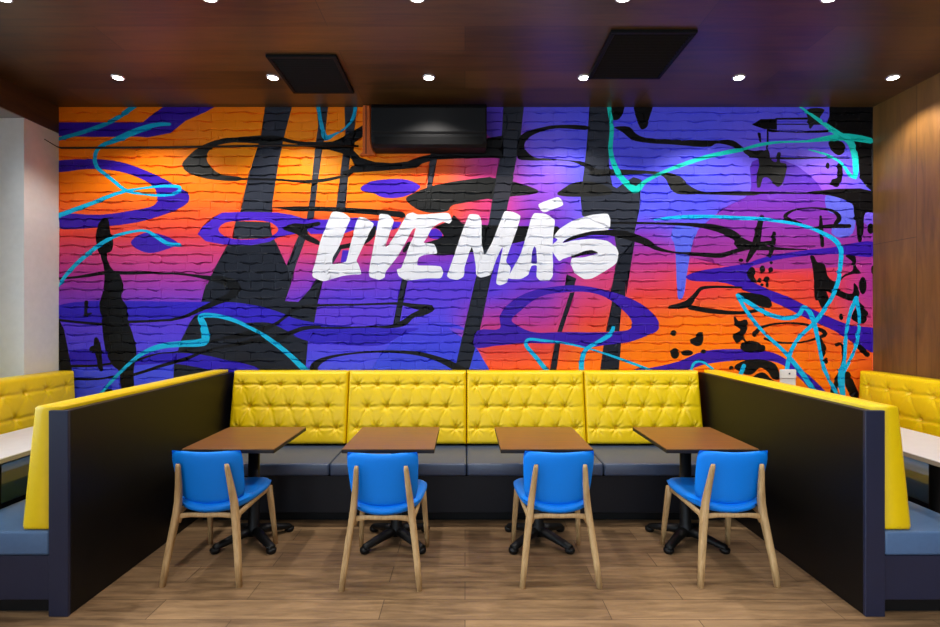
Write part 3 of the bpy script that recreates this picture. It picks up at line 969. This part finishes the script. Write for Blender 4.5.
k = NT('clear_window')
k.t.nodes.remove(k.b)
tr = k.n('ShaderNodeBsdfTransparent')
tr.inputs[0].default_value = (0.92, 0.95, 0.96, 1)
gl = k.n('ShaderNodeBsdfGlossy')
gl.inputs['Roughness'].default_value = 0.02
lw = k.n('ShaderNodeFresnel')
lw.inputs['IOR'].default_value = 1.45
mx = k.n('ShaderNodeMixShader')
k.l(lw.outputs[0], mx.inputs[0])
k.l(tr.outputs[0], mx.inputs[1])
k.l(gl.outputs[0], mx.inputs[2])
k.l(mx.outputs[0], k.t.nodes['Material Output'].inputs['Surface'])
M['clear'] = k.m

win = bpy.data.objects.new('window_1', None)
COL.objects.link(win)
win['kind'] = 'structure'
bm = bmesh.new()
for y0 in (-2.6, -0.9, 0.85, 2.6, 4.25):
    box(bm, XO - 0.08, XO - 0.02, y0, y0 + 0.05, 0.75, 2.95)
box(bm, XO - 0.08, XO - 0.02, -2.6, 4.3, 0.75, 0.80)
box(bm, XO - 0.08, XO - 0.02, -2.6, 4.3, 2.90, 2.95)
obj('window_frame', bm, M['black_metal'], win)
bm = bmesh.new()
box(bm, XO - 0.053, XO - 0.047, -2.58, 4.28, 0.77, 2.93)
obj('window_pane', bm, M['clear'], win)

# ------------------------------------------------------------------ ceiling fittings
LX = (-2.714, -1.502, -0.282, 0.931, 2.143, 3.348)


def downlight(x, y, power, label, tilt, size, blend):
    t = thing('downlight', label, 'ceiling light', (x, y, CEIL), 'recessed ceiling downlights')
    bm = bmesh.new()
    lathe(bm, [(0.0365, -0.001), (0.0375, -0.009), (0.042, -0.011), (0.049, -0.008), (0.052, -0.001)], (x, y, CEIL), 32)
    obj('trim_ring', bm, M['steel'], t, True)
    bm = bmesh.new()
    lathe(bm, [(0.0, -0.013), (0.030, -0.012), (0.036, -0.009), (0.036, -0.001), (0.0, -0.001)], (x, y, CEIL), 24)
    obj('lens', bm, M['lens'], t, True)
    ld = bpy.data.lights.new('lamp', 'SPOT')
    ld.energy = power
    ld.color = SPOT_COLOR
    ld.spot_size = math.radians(size)
    ld.spot_blend = blend
    ld.shadow_soft_size = 0.03
    lo = bpy.data.objects.new('lamp', ld)
    COL.objects.link(lo)
    lo.parent = t
    lo.location = (0, 0, -0.055)
    lo.rotation_euler = (math.radians(tilt), 0, 0)


NTH = ('first', 'second', 'third', 'fourth', 'fifth', 'sixth')
for i, x in enumerate(LX):
    where = ('nearest the white pier', 'beside the left black ceiling grille', 'above the black air conditioner', 'beside the right black ceiling grille',
             'above the violet part of the mural', 'nearest the timber right wall')[i]
    downlight(x, 4.263, WALL_SPOT_POWER, 'small round downlight in the row along the mural, ' + where, 4, 122, 0.5)
for i, x in enumerate(LX):
    downlight(x, 3.20, ROOM_SPOT_POWER, 'round downlight above the blue chairs, %s from the left in its row' % NTH[i], 0, 118, 0.6)
for y in (1.5, -0.6):
    for x in LX[::1]:
        downlight(x, y, ROOM_SPOT_POWER, 'round downlight further towards the front of the room', 0, 120, 0.6)


def grille(x0, x1, y0, y1, label):
    t = thing('ceiling_grille', label, 'air vent', ((x0 + x1) / 2, (y0 + y1) / 2, CEIL), 'black ceiling grilles')
    bm = bmesh.new()
    z0, z1 = CEIL - 0.022, CEIL - 0.001
    w = 0.03
    for a in ((x0, x1, y0, y0 + w), (x0, x1, y1 - w, y1), (x0, x0 + w, y0 + w, y1 - w), (x1 - w, x1, y0 + w, y1 - w)):
        box(bm, *a, z0, z1, 0.003, 1)
    obj('frame', bm, M['vent_black'], t)
    bm = bmesh.new()
    n = 16
    for i in range(n):
        yy = y0 + w + (y1 - y0 - 2 * w) * (i + 0.5) / n
        prism(bm, [(yy - 0.012, z1 - 0.004), (yy - 0.010, z1 - 0.004), (yy + 0.012, z0 + 0.002), (yy + 0.010, z0 + 0.002)], 'x', x0 + w, x1 - w)
    obj('louvre', bm, M['vent_black'], t)
    bm = bmesh.new()
    box(bm, x0 + w, x1 - w, y0 + w, y1 - w, z1 - 0.003, z1)
    obj('backing', bm, M['vent_black'], t)


grille(-1.425, -0.92, 3.89, 4.53, 'square black ceiling grille left of the air conditioner')
grille(0.955, 1.52, 3.555, 4.256, 'large square black ceiling grille right of the air conditioner')

# ------------------------------------------------------------------ air conditioner and its pipework
t = thing('air_conditioner', 'long black wall air conditioner mounted high on the mural', 'air conditioner', (-0.31, DW - 0.1, 3.0))
ax0, ax1 = -0.80, 0.185
bm = bmesh.new()
prism(bm, [(DW - 0.003, 3.015), (4.70, 3.015), (4.650, 3.05), (4.63, 3.10), (4.62, 3.34), (4.65, 3.375), (DW - 0.003, 3.375)], 'x', ax0, ax1, 0.008, 2)
obj('body', bm, M['ac_black'], t)
bm = bmesh.new()
prism(bm, [(4.628, 3.11), (4.614, 3.13), (4.608, 3.33), (4.617, 3.337)], 'x', ax0 + 0.01, ax1 - 0.01, 0.002, 1)
obj('front_panel', bm, M['ac_black'], t)
bm = bmesh.new()
prism(bm, [(4.637, 3.095), (4.652, 3.035), (4.648, 3.03), (4.630, 3.092)], 'x', ax0 + 0.03, ax1 - 0.03, 0.002, 1)
obj('louvre', bm, M['vent_black'], t)

t = thing('pipe_duct', 'orange painted vertical duct left of the black air conditioner', 'duct', (-0.86, DW, 3.0))
bm = bmesh.new()
prism(bm, [(-0.905, CEIL - 0.004), (-0.905, 3.02), (-0.935, 2.99), (-0.790, 2.99), (-0.815, 3.03), (-0.835, 3.10), (-0.842, CEIL - 0.004)], 'y', DW - 0.055, DW - 0.003, 0.004, 1)
obj('duct_cover', bm, M['orange_duct'], t)
bm = bmesh.new()
box(bm, -0.878, -0.872, DW - 0.0585, DW - 0.054, 3.0, CEIL - 0.01)
obj('seam', bm, M['brown_pipe'], t)

bm = bmesh.new()
tube(bm, [(XL + 0.004, 4.70, 3.092), (XL + 0.006, 4.835, 3.072), (XL + 0.03, DW - 0.011, 3.066), (XL + 1.0, DW - 0.011, 3.072), (XL + 2.0, DW - 0.012, 3.088), (-0.95, DW - 0.012, 3.082)], [0.003, 0.004, 0.009, 0.010, 0.010, 0.010], 10)
tag(obj('drain_pipe', bm, M['brown_pipe'], None, True), 'thin dark pipe running along the top of the orange mural', 'pipe')

t = thing('wall_switch', 'white switch plate on the mural above the right partition', 'switch', (2.878, DW, 1.02))
bm = bmesh.new()
box(bm, 2.808, 2.947, DW - 0.016, DW - 0.002, 0.945, 1.012, 0.004, 2)
obj('lower_plate', bm, M['switch'], t)
bm = bmesh.new()
box(bm, 2.808, 2.947, DW - 0.024, DW - 0.002, 1.014, 1.092, 0.004, 2)
obj('upper_plate', bm, M['switch'], t)
bm = bmesh.new()
box(bm, 2.878, 2.892, DW - 0.028, DW - 0.023, 1.048, 1.062, 0.002, 1)
obj('button', bm, M['navy'], t)


# ------------------------------------------------------------------ tufted upholstery
def tufted(bm, O, Ud, Vd, N, w, h, t0, t1, rows, edge=0.03, top_roll=True, res=0.0085, wrinkle=1.0, seed=0):
    """cushion: back plane through O, length w along Ud, height h along Vd, thickness t0 (bottom) to t1 (top) along N.
    rows: list of (v, [u, ...]) button rows"""
    rnd = np.random.RandomState(seed)
    nu, nv = max(8, int(w / res)), max(8, int(h / res))
    us = np.linspace(0, 1, nu + 1)
    vs_ = np.linspace(0, 1, nv + 1)
    us = (us + 0.35 * (0.5 - 0.5 * np.cos(np.pi * us) - us)) * w
    vs_ = (vs_ + 0.35 * (0.5 - 0.5 * np.cos(np.pi * vs_) - vs_)) * h
    A, B = np.meshgrid(us, vs_, indexing='ij')
    H = t0 + (t1 - t0) * B / h
    # soft puff towards the middle
    e = np.minimum(np.minimum(A, w - A), np.minimum(B, h - B))
    H += 0.012 * (1 - np.exp(-e / 0.05))
    btn = [(u, v) for v, ul in rows for u in ul]
    for (u, v) in btn:
        d2 = (A - u) ** 2 + (B - v) ** 2
        d = np.sqrt(d2)
        H -= 0.016 * np.exp(-d2 / 0.016 ** 2) + 0.012 * np.exp(-d2 / 0.045 ** 2)
        an = np.arctan2(B - v, A - u)
        ph = rnd.rand() * 6.28
        kk = rnd.choice([7, 8, 9, 10])
        cw = np.cos(kk * an + ph + 0.8 * np.sin(2 * an + ph))
        H += wrinkle * 0.0042 * np.sign(cw) * np.abs(cw) ** 0.7 * np.exp(-((d - 0.036) / 0.030) ** 2)

    def crease(p, r, depth, wd):
        px, py = p
        qx, qy = r
        L2 = (qx - px) ** 2 + (qy - py) ** 2
        s = np.clip(((A - px) * (qx - px) + (B - py) * (qy - py)) / L2, 0, 1)
        d2 = (A - px - s * (qx - px)) ** 2 + (B - py - s * (qy - py)) ** 2
        return depth * np.exp(-d2 / wd ** 2)
    for i, (v, ul) in enumerate(rows):
        pts = [0.0] + list(ul) + [w]
        for a, b in zip(ul, ul[1:]):
            H -= crease((a, v), (b, v), 0.008, 0.012)
        if i + 1 < len(rows):
            v2, ul2 = rows[i + 1]
            for a in ul:
                for b in ul2:
                    if abs(a - b) < 0.14:
                        H -= crease((a, v), (b, v2), 0.0035, 0.009)
        H -= crease((0.03, v), (ul[0], v), 0.005, 0.013) + crease((ul[-1], v), (w - 0.03, v), 0.005, 0.013)
    # rounded rim
    k_ = np.clip(edge - e, 0, edge)
    H -= edge - np.sqrt(np.maximum(edge ** 2 - k_ ** 2, 0))
    O, Ud, Vd, N = Vector(O), Vector(Ud), Vector(Vd), Vector(N)
    g = [[bm.verts.new(O + Ud * float(A[i, j]) + Vd * float(B[i, j]) + N * float(H[i, j])) for j in range(nv + 1)] for i in range(nu + 1)]
    fs = []
    for i in range(nu):
        for j in range(nv):
            fs.append(bm.faces.new((g[i][j], g[i + 1][j], g[i + 1][j + 1], g[i][j + 1])))
    rim = [g[i][0] for i in range(nu + 1)] + [g[nu][j] for j in range(1, nv + 1)] + [g[i][nv] for i in range(nu - 1, -1, -1)] + [g[0][j] for j in range(nv - 1, 0, -1)]
    low = []
    for v in rim:
        d = (v.co - O).dot(N)
        low.append(bm.verts.new(v.co - N * d))
    n = len(rim)
    for i in range(n):
        j = (i + 1) % n
        fs.append(bm.faces.new((rim[j], rim[i], low[i], low[j])))
    fs.append(bm.faces.new(low))
    bmesh.ops.recalc_face_normals(bm, faces=fs)
    return bm


def diamond_rows(w, h, n, vfr):
    sp = w / n
    rows = []
    for i, f in enumerate(vfr):
        if i % 2 == 0:
            rows.append((f * h, [sp * (q_ + 0.5) for q_ in range(n)]))
        else:
            rows.append((f * h, [sp * (q_ + 1.0) for q_ in range(n - 1)]))
    return rows


# ------------------------------------------------------------------ central banquette
SPLIT = [-2.025, -1.015, 0.013, 1.037, 2.045]
BACK = DW - 0.008
t = thing('banquette', 'long yellow buttoned banquette along the foot of the mural', 'bench', (0.01, 4.5, 0.0))
for i in range(4):
    a, b = SPLIT[i] + 0.003, SPLIT[i + 1] - 0.003
    bm = bmesh.new()
    tufted(bm, (a, BACK, 0.475), (1, 0, 0), (0, 0, 1), (0, -1, 0), b - a, 0.612, 0.235, 0.105, diamond_rows(b - a, 0.612, 6, (0.22, 0.51, 0.81)), edge=0.028, seed=i)
    obj('back_cushion', bm, M['yellow'], t, True)
for i in range(4):
    a, b = SPLIT[i] + 0.003, SPLIT[i + 1] - 0.003
    bm = bmesh.new()
    box(bm, a, b, 4.07, BACK, 0.368, 0.462, 0.016, 3)
    obj('seat_cushion', bm, M['seat'], t, True)
bm = bmesh.new()
box(bm, SPLIT[0], SPLIT[4], 4.10, BACK, 0.085, 0.364, 0.003, 1)
obj('base', bm, M['base_dark'], t)
bm = bmesh.new()
box(bm, SPLIT[0] + 0.01, SPLIT[4] - 0.01, 4.19, BACK, 0.0, 0.085)
obj('plinth', bm, M['plinth'], t)


# ------------------------------------------------------------------ side booths
def booth(side, label_in, label_out, label_table):
    s = -1 if side == 'left' else 1
    X = lambda a: s * a

    def sb(bm, a0, a1, y0, y1, z0, z1, bevel=0.0, seg=2):
        return box(bm, min(X(a0), X(a1)), max(X(a0), X(a1)), y0, y1, z0, z1, bevel, seg)
    Y0, Y1 = 2.825, BACK
    pin, pout = (2.06, 2.158) if s < 0 else (2.079, 2.177)
    pmid = pin + 0.05
    # bench whose tall back panel screens the middle tables
    t = thing('booth_bench', label_in, 'bench', (X(2.35), 3.8, 0), 'side booth benches')
    bm = bmesh.new()
    sb(bm, pin, pmid, Y0 + 0.02, Y1, 0.0, 1.068, 0.003, 1)
    sb(bm, pmid, pout, Y0 + 0.02, Y1, 0.0, 0.44)
    obj('back_panel', bm, M['charcoal'], t)
    bm = bmesh.new()
    sb(bm, pin - 0.002, pout + 0.002, Y0, Y0 + 0.02, 0.0, 1.070, 0.003, 1)
    obj('end_panel', bm, M['navy'], t)
    bm = bmesh.new()
    L = Y1 - (Y0 + 0.021)
    rows = diamond_rows(L, 0.63, 11, (0.2, 0.5, 0.8))
    tufted(bm, (X(pmid + 0.003), Y0 + 0.021, 0.447), (0, 1, 0), (0, 0, 1), (s, 0, 0), L, 0.643, 0.205, 0.137, rows, edge=0.016, res=0.018, seed=11)
    obj('back_cushion', bm, M['yellow'], t, True)
    bm = bmesh.new()
    sb(bm, pout + 0.005, 2.70, Y0 + 0.004, Y1, 0.316, 0.442, 0.014, 3)
    obj('seat_cushion', bm, M['booth_seat'], t, True)
    bm = bmesh.new()
    sb(bm, pout + 0.004, 2.66, Y0 + 0.012, Y1, 0.082, 0.314, 0.003, 1)
    obj('base', bm, M['navy'], t)
    bm = bmesh.new()
    sb(bm, pout + 0.004, 2.60, Y0 + 0.06, Y1, 0.0, 0.082)
    obj('plinth', bm, M['plinth'], t)
    # bench along the outer wall
    xw = 3.622
    t = thing('booth_bench', label_out, 'bench', (X(3.35), 3.8, 0), 'side booth benches')
    bm = bmesh.new()
    y0, y1 = 2.86, 4.835
    L = y1 - y0
    rows = diamond_rows(L, 0.62, 9, (0.19, 0.50, 0.80))
    if side == 'left':
        tufted(bm, (X(xw), y0, 0.465), (0, 1, 0), (0, 0, 1), (1, 0, 0), L, 0.618, 0.19, 0.160, rows, edge=0.024, seed=21)
    else:
        tufted(bm, (X(xw), y0, 0.465), (0, 1, 0), (0, 0, 1), (-1, 0, 0), L, 0.618, 0.15, 0.125, rows, edge=0.024, seed=22)
    obj('back_cushion', bm, M['yellow'], t, True)
    bm = bmesh.new()
    sb(bm, 3.03, xw, y0, y1 + 0.02, 0.330, 0.458, 0.014, 3)
    obj('seat_cushion', bm, M['booth_seat'], t, True)
    bm = bmesh.new()
    sb(bm, 3.06, xw, y0 + 0.01, y1 + 0.02, 0.088, 0.328, 0.003, 1)
    obj('base', bm, M['navy'], t)
    bm = bmesh.new()
    sb(bm, 3.12, xw, y0 + 0.05, y1 + 0.02, 0.0, 0.088)
    obj('plinth', bm, M['plinth'], t)
    # pale table between the two benches
    t = thing('booth_table', label_table, 'table', (X(2.94), 3.8, 0), 'pale booth tables')
    ty0, ty1 = 2.95, 4.62
    bm = bmesh.new()
    sb(bm, 2.66, 3.216, ty0, ty1, 0.738, 0.744, 0.002, 1)
    obj('tabletop', bm, M['pale_top'], t)
    bm = bmesh.new()
    sb(bm, 2.661, 3.215, ty0 + 0.001, ty1 - 0.001, 0.712, 0.7375, 0.002, 1)
    obj('edge_band', bm, M['pale_edge'], t)
    for yy in (3.36, 4.25):
        bm = bmesh.new()
        c = (X(2.91), yy, 0)
        lathe(bm, [(0, 0.7115), (0.12, 0.7115), (0.12, 0.702), (0.04, 0.695), (0.038, 0.05), (0.06, 0.03), (0.135, 0.012), (0.14, 0.0), (0, 0.0)], c, 32)
        obj('pedestal', bm, M['black_metal'], t, True)


booth('left', 'yellow booth bench whose dark panel screens the left of the middle tables',
      'yellow buttoned booth bench against the white pier at far left',
      'pale booth table at the left edge, beside the white pier')
booth('right', 'yellow booth bench whose dark panel screens the right of the middle tables',
      'yellow buttoned booth bench against the timber wall at far right',
      'pale booth table at the right edge, beside the timber wall')


# ------------------------------------------------------------------ dining tables
def make_table():
    t = thing('dining_table', '', 'table', (0, 0, 0), 'brown dining tables along the banquette')
    hw, hd = 0.285, 0.34
    bm = bmesh.new()
    box(bm, -hw, hw, -hd, hd, 0.7365, 0.742, 0.0015, 1)
    obj('tabletop', bm, M['tabletop'], t)
    bm = bmesh.new()
    box(bm, -hw - 0.001, hw + 0.001, -hd - 0.001, hd + 0.001, 0.715, 0.736, 0.003, 2)
    obj('edge_band', bm, M['table_edge'], t)
    bm = bmesh.new()
    cy = 0.08
    box(bm, -0.14, 0.14, cy - 0.14, cy + 0.14, 0.706, 0.7148, 0.003, 1)
    obj('top_plate', bm, M['black_metal'], t)
    bm = bmesh.new()
    lathe(bm, [(0, 0.706), (0.038, 0.706), (0.038, 0.13), (0.046, 0.115), (0.05, 0.09), (0.05, 0.05), (0, 0.05)], (0, cy, 0), 28)
    obj('column', bm, M['black_metal'], t, True)
    for sx, sy in ((-1, -1), (1, -1), (1, 1), (-1, 1)):
        bm = bmesh.new()
        d = Vector((sx, sy, 0)).normalized()
        p = lambda r, z: Vector((0, cy, z)) + d * r
        tube(bm, [p(0.03, 0.080), p(0.10, 0.072), p(0.20, 0.050), p(0.262, 0.038), p(0.275, 0.034)], [(0.036, 0.034), (0.034, 0.030), (0.031, 0.024), (0.030, 0.019), (0.022, 0.012)], 12)
        f = obj('base_arm', bm, M['black_metal'], t, True)
        bm = bmesh.new()
        c = p(0.262, 0)
        lathe(bm, [(0, 0.036), (0.032, 0.032), (0.034, 0.020), (0.030, 0.006), (0.024, 0.0), (0, 0.0)], (c.x, c.y, 0), 18)
        obj('foot', bm, M['black_metal'], f, True)
    return t


TABLES = [(-1.463, 'brown dining table beside the left partition, leftmost of the four'),
          (-0.475, 'brown dining table left of centre, second from the left partition'),
          (0.506, 'brown dining table right of centre, second from the right partition'),
          (1.529, 'brown dining table beside the right partition, rightmost of the four')]
tab = make_table()
for i, (x, label) in enumerate(TABLES):
    o = tab if i == 0 else copy_tree(tab)
    o.location = (x, 3.70, 0)
    o['label'] = label


# ------------------------------------------------------------------ chairs
def pad(bm, f, nu, nv, thick, pw=7.0):
    """cushioned shell around the surface f(a, b), a and b in -1..1"""
    sa = [math.sin(math.pi / 2 * (-1 + 2 * i / nu)) for i in range(nu + 1)]
    sb_ = [math.sin(math.pi / 2 * (-1 + 2 * i / nv)) for i in range(nv + 1)]
    up, dn = [], []
    for a in sa:
        ru, rd = [], []
        for b in sb_:
            p = f(a, b)
            e = 1e-3
            n = (f(min(1, a + e), b) - f(max(-1, a - e), b)).cross(f(a, min(1, b + e)) - f(a, max(-1, b - e))).normalized()
            k_ = min(1.0, abs(a) ** pw + abs(b) ** pw)
            h_ = thick / 2 * math.sqrt(max(0.0, 1 - k_))
            edge = abs(a) > 0.9999 or abs(b) > 0.9999
            vu = bm.verts.new(p + n * h_)
            vd = vu if edge else bm.verts.new(p - n * h_)
            ru.append(vu)
            rd.append(vd)
        up.append(ru)
        dn.append(rd)
    fs = []
    for i in range(nu):
        for j in range(nv):
            fs.append(bm.faces.new((up[i][j], up[i + 1][j], up[i + 1][j + 1], up[i][j + 1])))
            qd = [dn[i][j], dn[i][j + 1], dn[i + 1][j + 1], dn[i + 1][j]]
            try:
                fs.append(bm.faces.new(qd))
            except ValueError:
                pass
    bmesh.ops.recalc_face_normals(bm, faces=fs)
    return bm


def bar(bm, pts, sizes, n=3.2, sides=16):
    """bar with a rounded rectangular section; sizes are (width in x, depth in y)"""
    pts = [Vector(p) for p in pts]
    rings = []
    for p, (wx, wy) in zip(pts, sizes):
        ring = []
        for i in range(sides):
            a = 2 * math.pi * (i + 0.5) / sides
            c, s_ = math.cos(a), math.sin(a)
            ring.append(bm.verts.new(p + Vector((math.copysign(abs(c) ** (2 / n), c) * wx / 2, math.copysign(abs(s_) ** (2 / n), s_) * wy / 2, 0))))
        rings.append(ring)
    fs = []
    for r0, r1 in zip(rings, rings[1:]):
        for i in range(sides):
            fs.append(bm.faces.new((r0[i], r0[(i + 1) % sides], r1[(i + 1) % sides], r1[i])))
    fs += [bm.faces.new(rings[0]), bm.faces.new(rings[-1])]
    bmesh.ops.recalc_face_normals(bm, faces=fs)
    return bm


def make_chair():
    t = thing('dining_chair', '', 'chair', (0, 0, 0), 'blue dining chairs')

    def seat_f(a, b):
        r = 1 - 0.10 * (a * b) ** 4
        a, b = a * r, b * r
        y0 = -0.232 + 0.045 * a * a
        y1 = 0.275 - 0.018 * a * a
        y = y0 + (y1 - y0) * (b + 1) / 2
        w = 0.203 + 0.040 * (b + 1) / 2
        v = (b + 1) / 2
        z = 0.421 - 0.010 * math.sin(math.pi * v) + 0.030 * v ** 2 + (0.034 * (1 - v) + 0.012) * a * a
        return Vector((a * w, y, z))
    bm = bmesh.new()
    pad(bm, seat_f, 28, 28, 0.070)
    obj('seat', bm, M['blue'], t, True)

    def back_f(a, b):
        r = 1 - 0.055 * (a * b) ** 4
        a, b = a * r, b * r
        v = (b + 1) / 2
        w = 0.194 + 0.019 * v
        z = 0.444 + (0.766 - 0.444) * v + 0.016 * v * a * a + 0.024 * (1 - v) * a * a
        y = -0.190 - 0.075 * v + (0.052 - 0.022 * v) * a * a
        return Vector((a * w, y, z))
    bm = bmesh.new()
    pad(bm, back_f, 28, 24, 0.046)
    obj('backrest', bm, M['blue'], t, True)
    for s in (-1, 1):
        bm = bmesh.new()
        bar(bm, [(s * 0.222, -0.300, 0), (s * 0.207, -0.280, 0.14), (s * 0.186, -0.252, 0.30), (s * 0.172, -0.236, 0.40), (s * 0.164, -0.234, 0.47), (s * 0.152, -0.254, 0.58), (s * 0.143, -0.278, 0.68), (s * 0.141, -0.283, 0.703)],
            [(0.032, 0.036), (0.036, 0.042), (0.039, 0.050), (0.040, 0.056), (0.038, 0.050), (0.034, 0.036), (0.028, 0.026), (0.022, 0.016)])
        obj('leg', bm, M['oak'], t, True)
    for s in (-1, 1):
        bm = bmesh.new()
        bar(bm, [(s * 0.224, 0.300, 0), (s * 0.216, 0.280, 0.16), (s * 0.206, 0.255, 0.32), (s * 0.200, 0.240, 0.415)],
            [(0.027, 0.030), (0.032, 0.036), (0.036, 0.043), (0.037, 0.046)])
        obj('leg', bm, M['oak'], t, True)
    bm = bmesh.new()
    for s in (-1, 1):
        tube(bm, [(s * 0.176, -0.225, 0.360), (s * 0.182, -0.19, 0.388), (s * 0.190, -0.08, 0.396), (s * 0.196, 0.10, 0.404), (s * 0.199, 0.225, 0.405)], [(0.011, 0.030), (0.011, 0.018), (0.011, 0.017), (0.011, 0.018), (0.011, 0.022)], 10)
    rp = [(-0.172, -0.222, 0.356), (-0.150, -0.228, 0.384), (-0.09, -0.238, 0.392), (0, -0.244, 0.392), (0.09, -0.238, 0.392), (0.150, -0.228, 0.384), (0.172, -0.222, 0.362)]
    tube(bm, rp, [(0.011, 0.026), (0.012, 0.017), (0.012, 0.014), (0.012, 0.013), (0.012, 0.014), (0.012, 0.017), (0.011, 0.026)], 10)
    tube(bm, [(-0.195, 0.235, 0.404), (0, 0.240, 0.404), (0.195, 0.235, 0.404)], [(0.011, 0.017)] * 3, 10)
    obj('seat_frame', bm, M['oak'], t, True)
    return t


CHAIRS = [(-1.525, 3.445, 'blue chair with oak legs nearest the left partition'),
          (-0.480, 3.400, 'blue chair with oak legs left of centre, second from the left partition'),
          (0.552, 3.430, 'blue chair with oak legs right of centre, second from the right partition'),
          (1.579, 3.440, 'blue chair with oak legs nearest the right partition')]
ch = make_chair()
for i, (x, y, label) in enumerate(CHAIRS):
    o = ch if i == 0 else copy_tree(ch)
    o.location = (x, y, 0)
    o['label'] = label
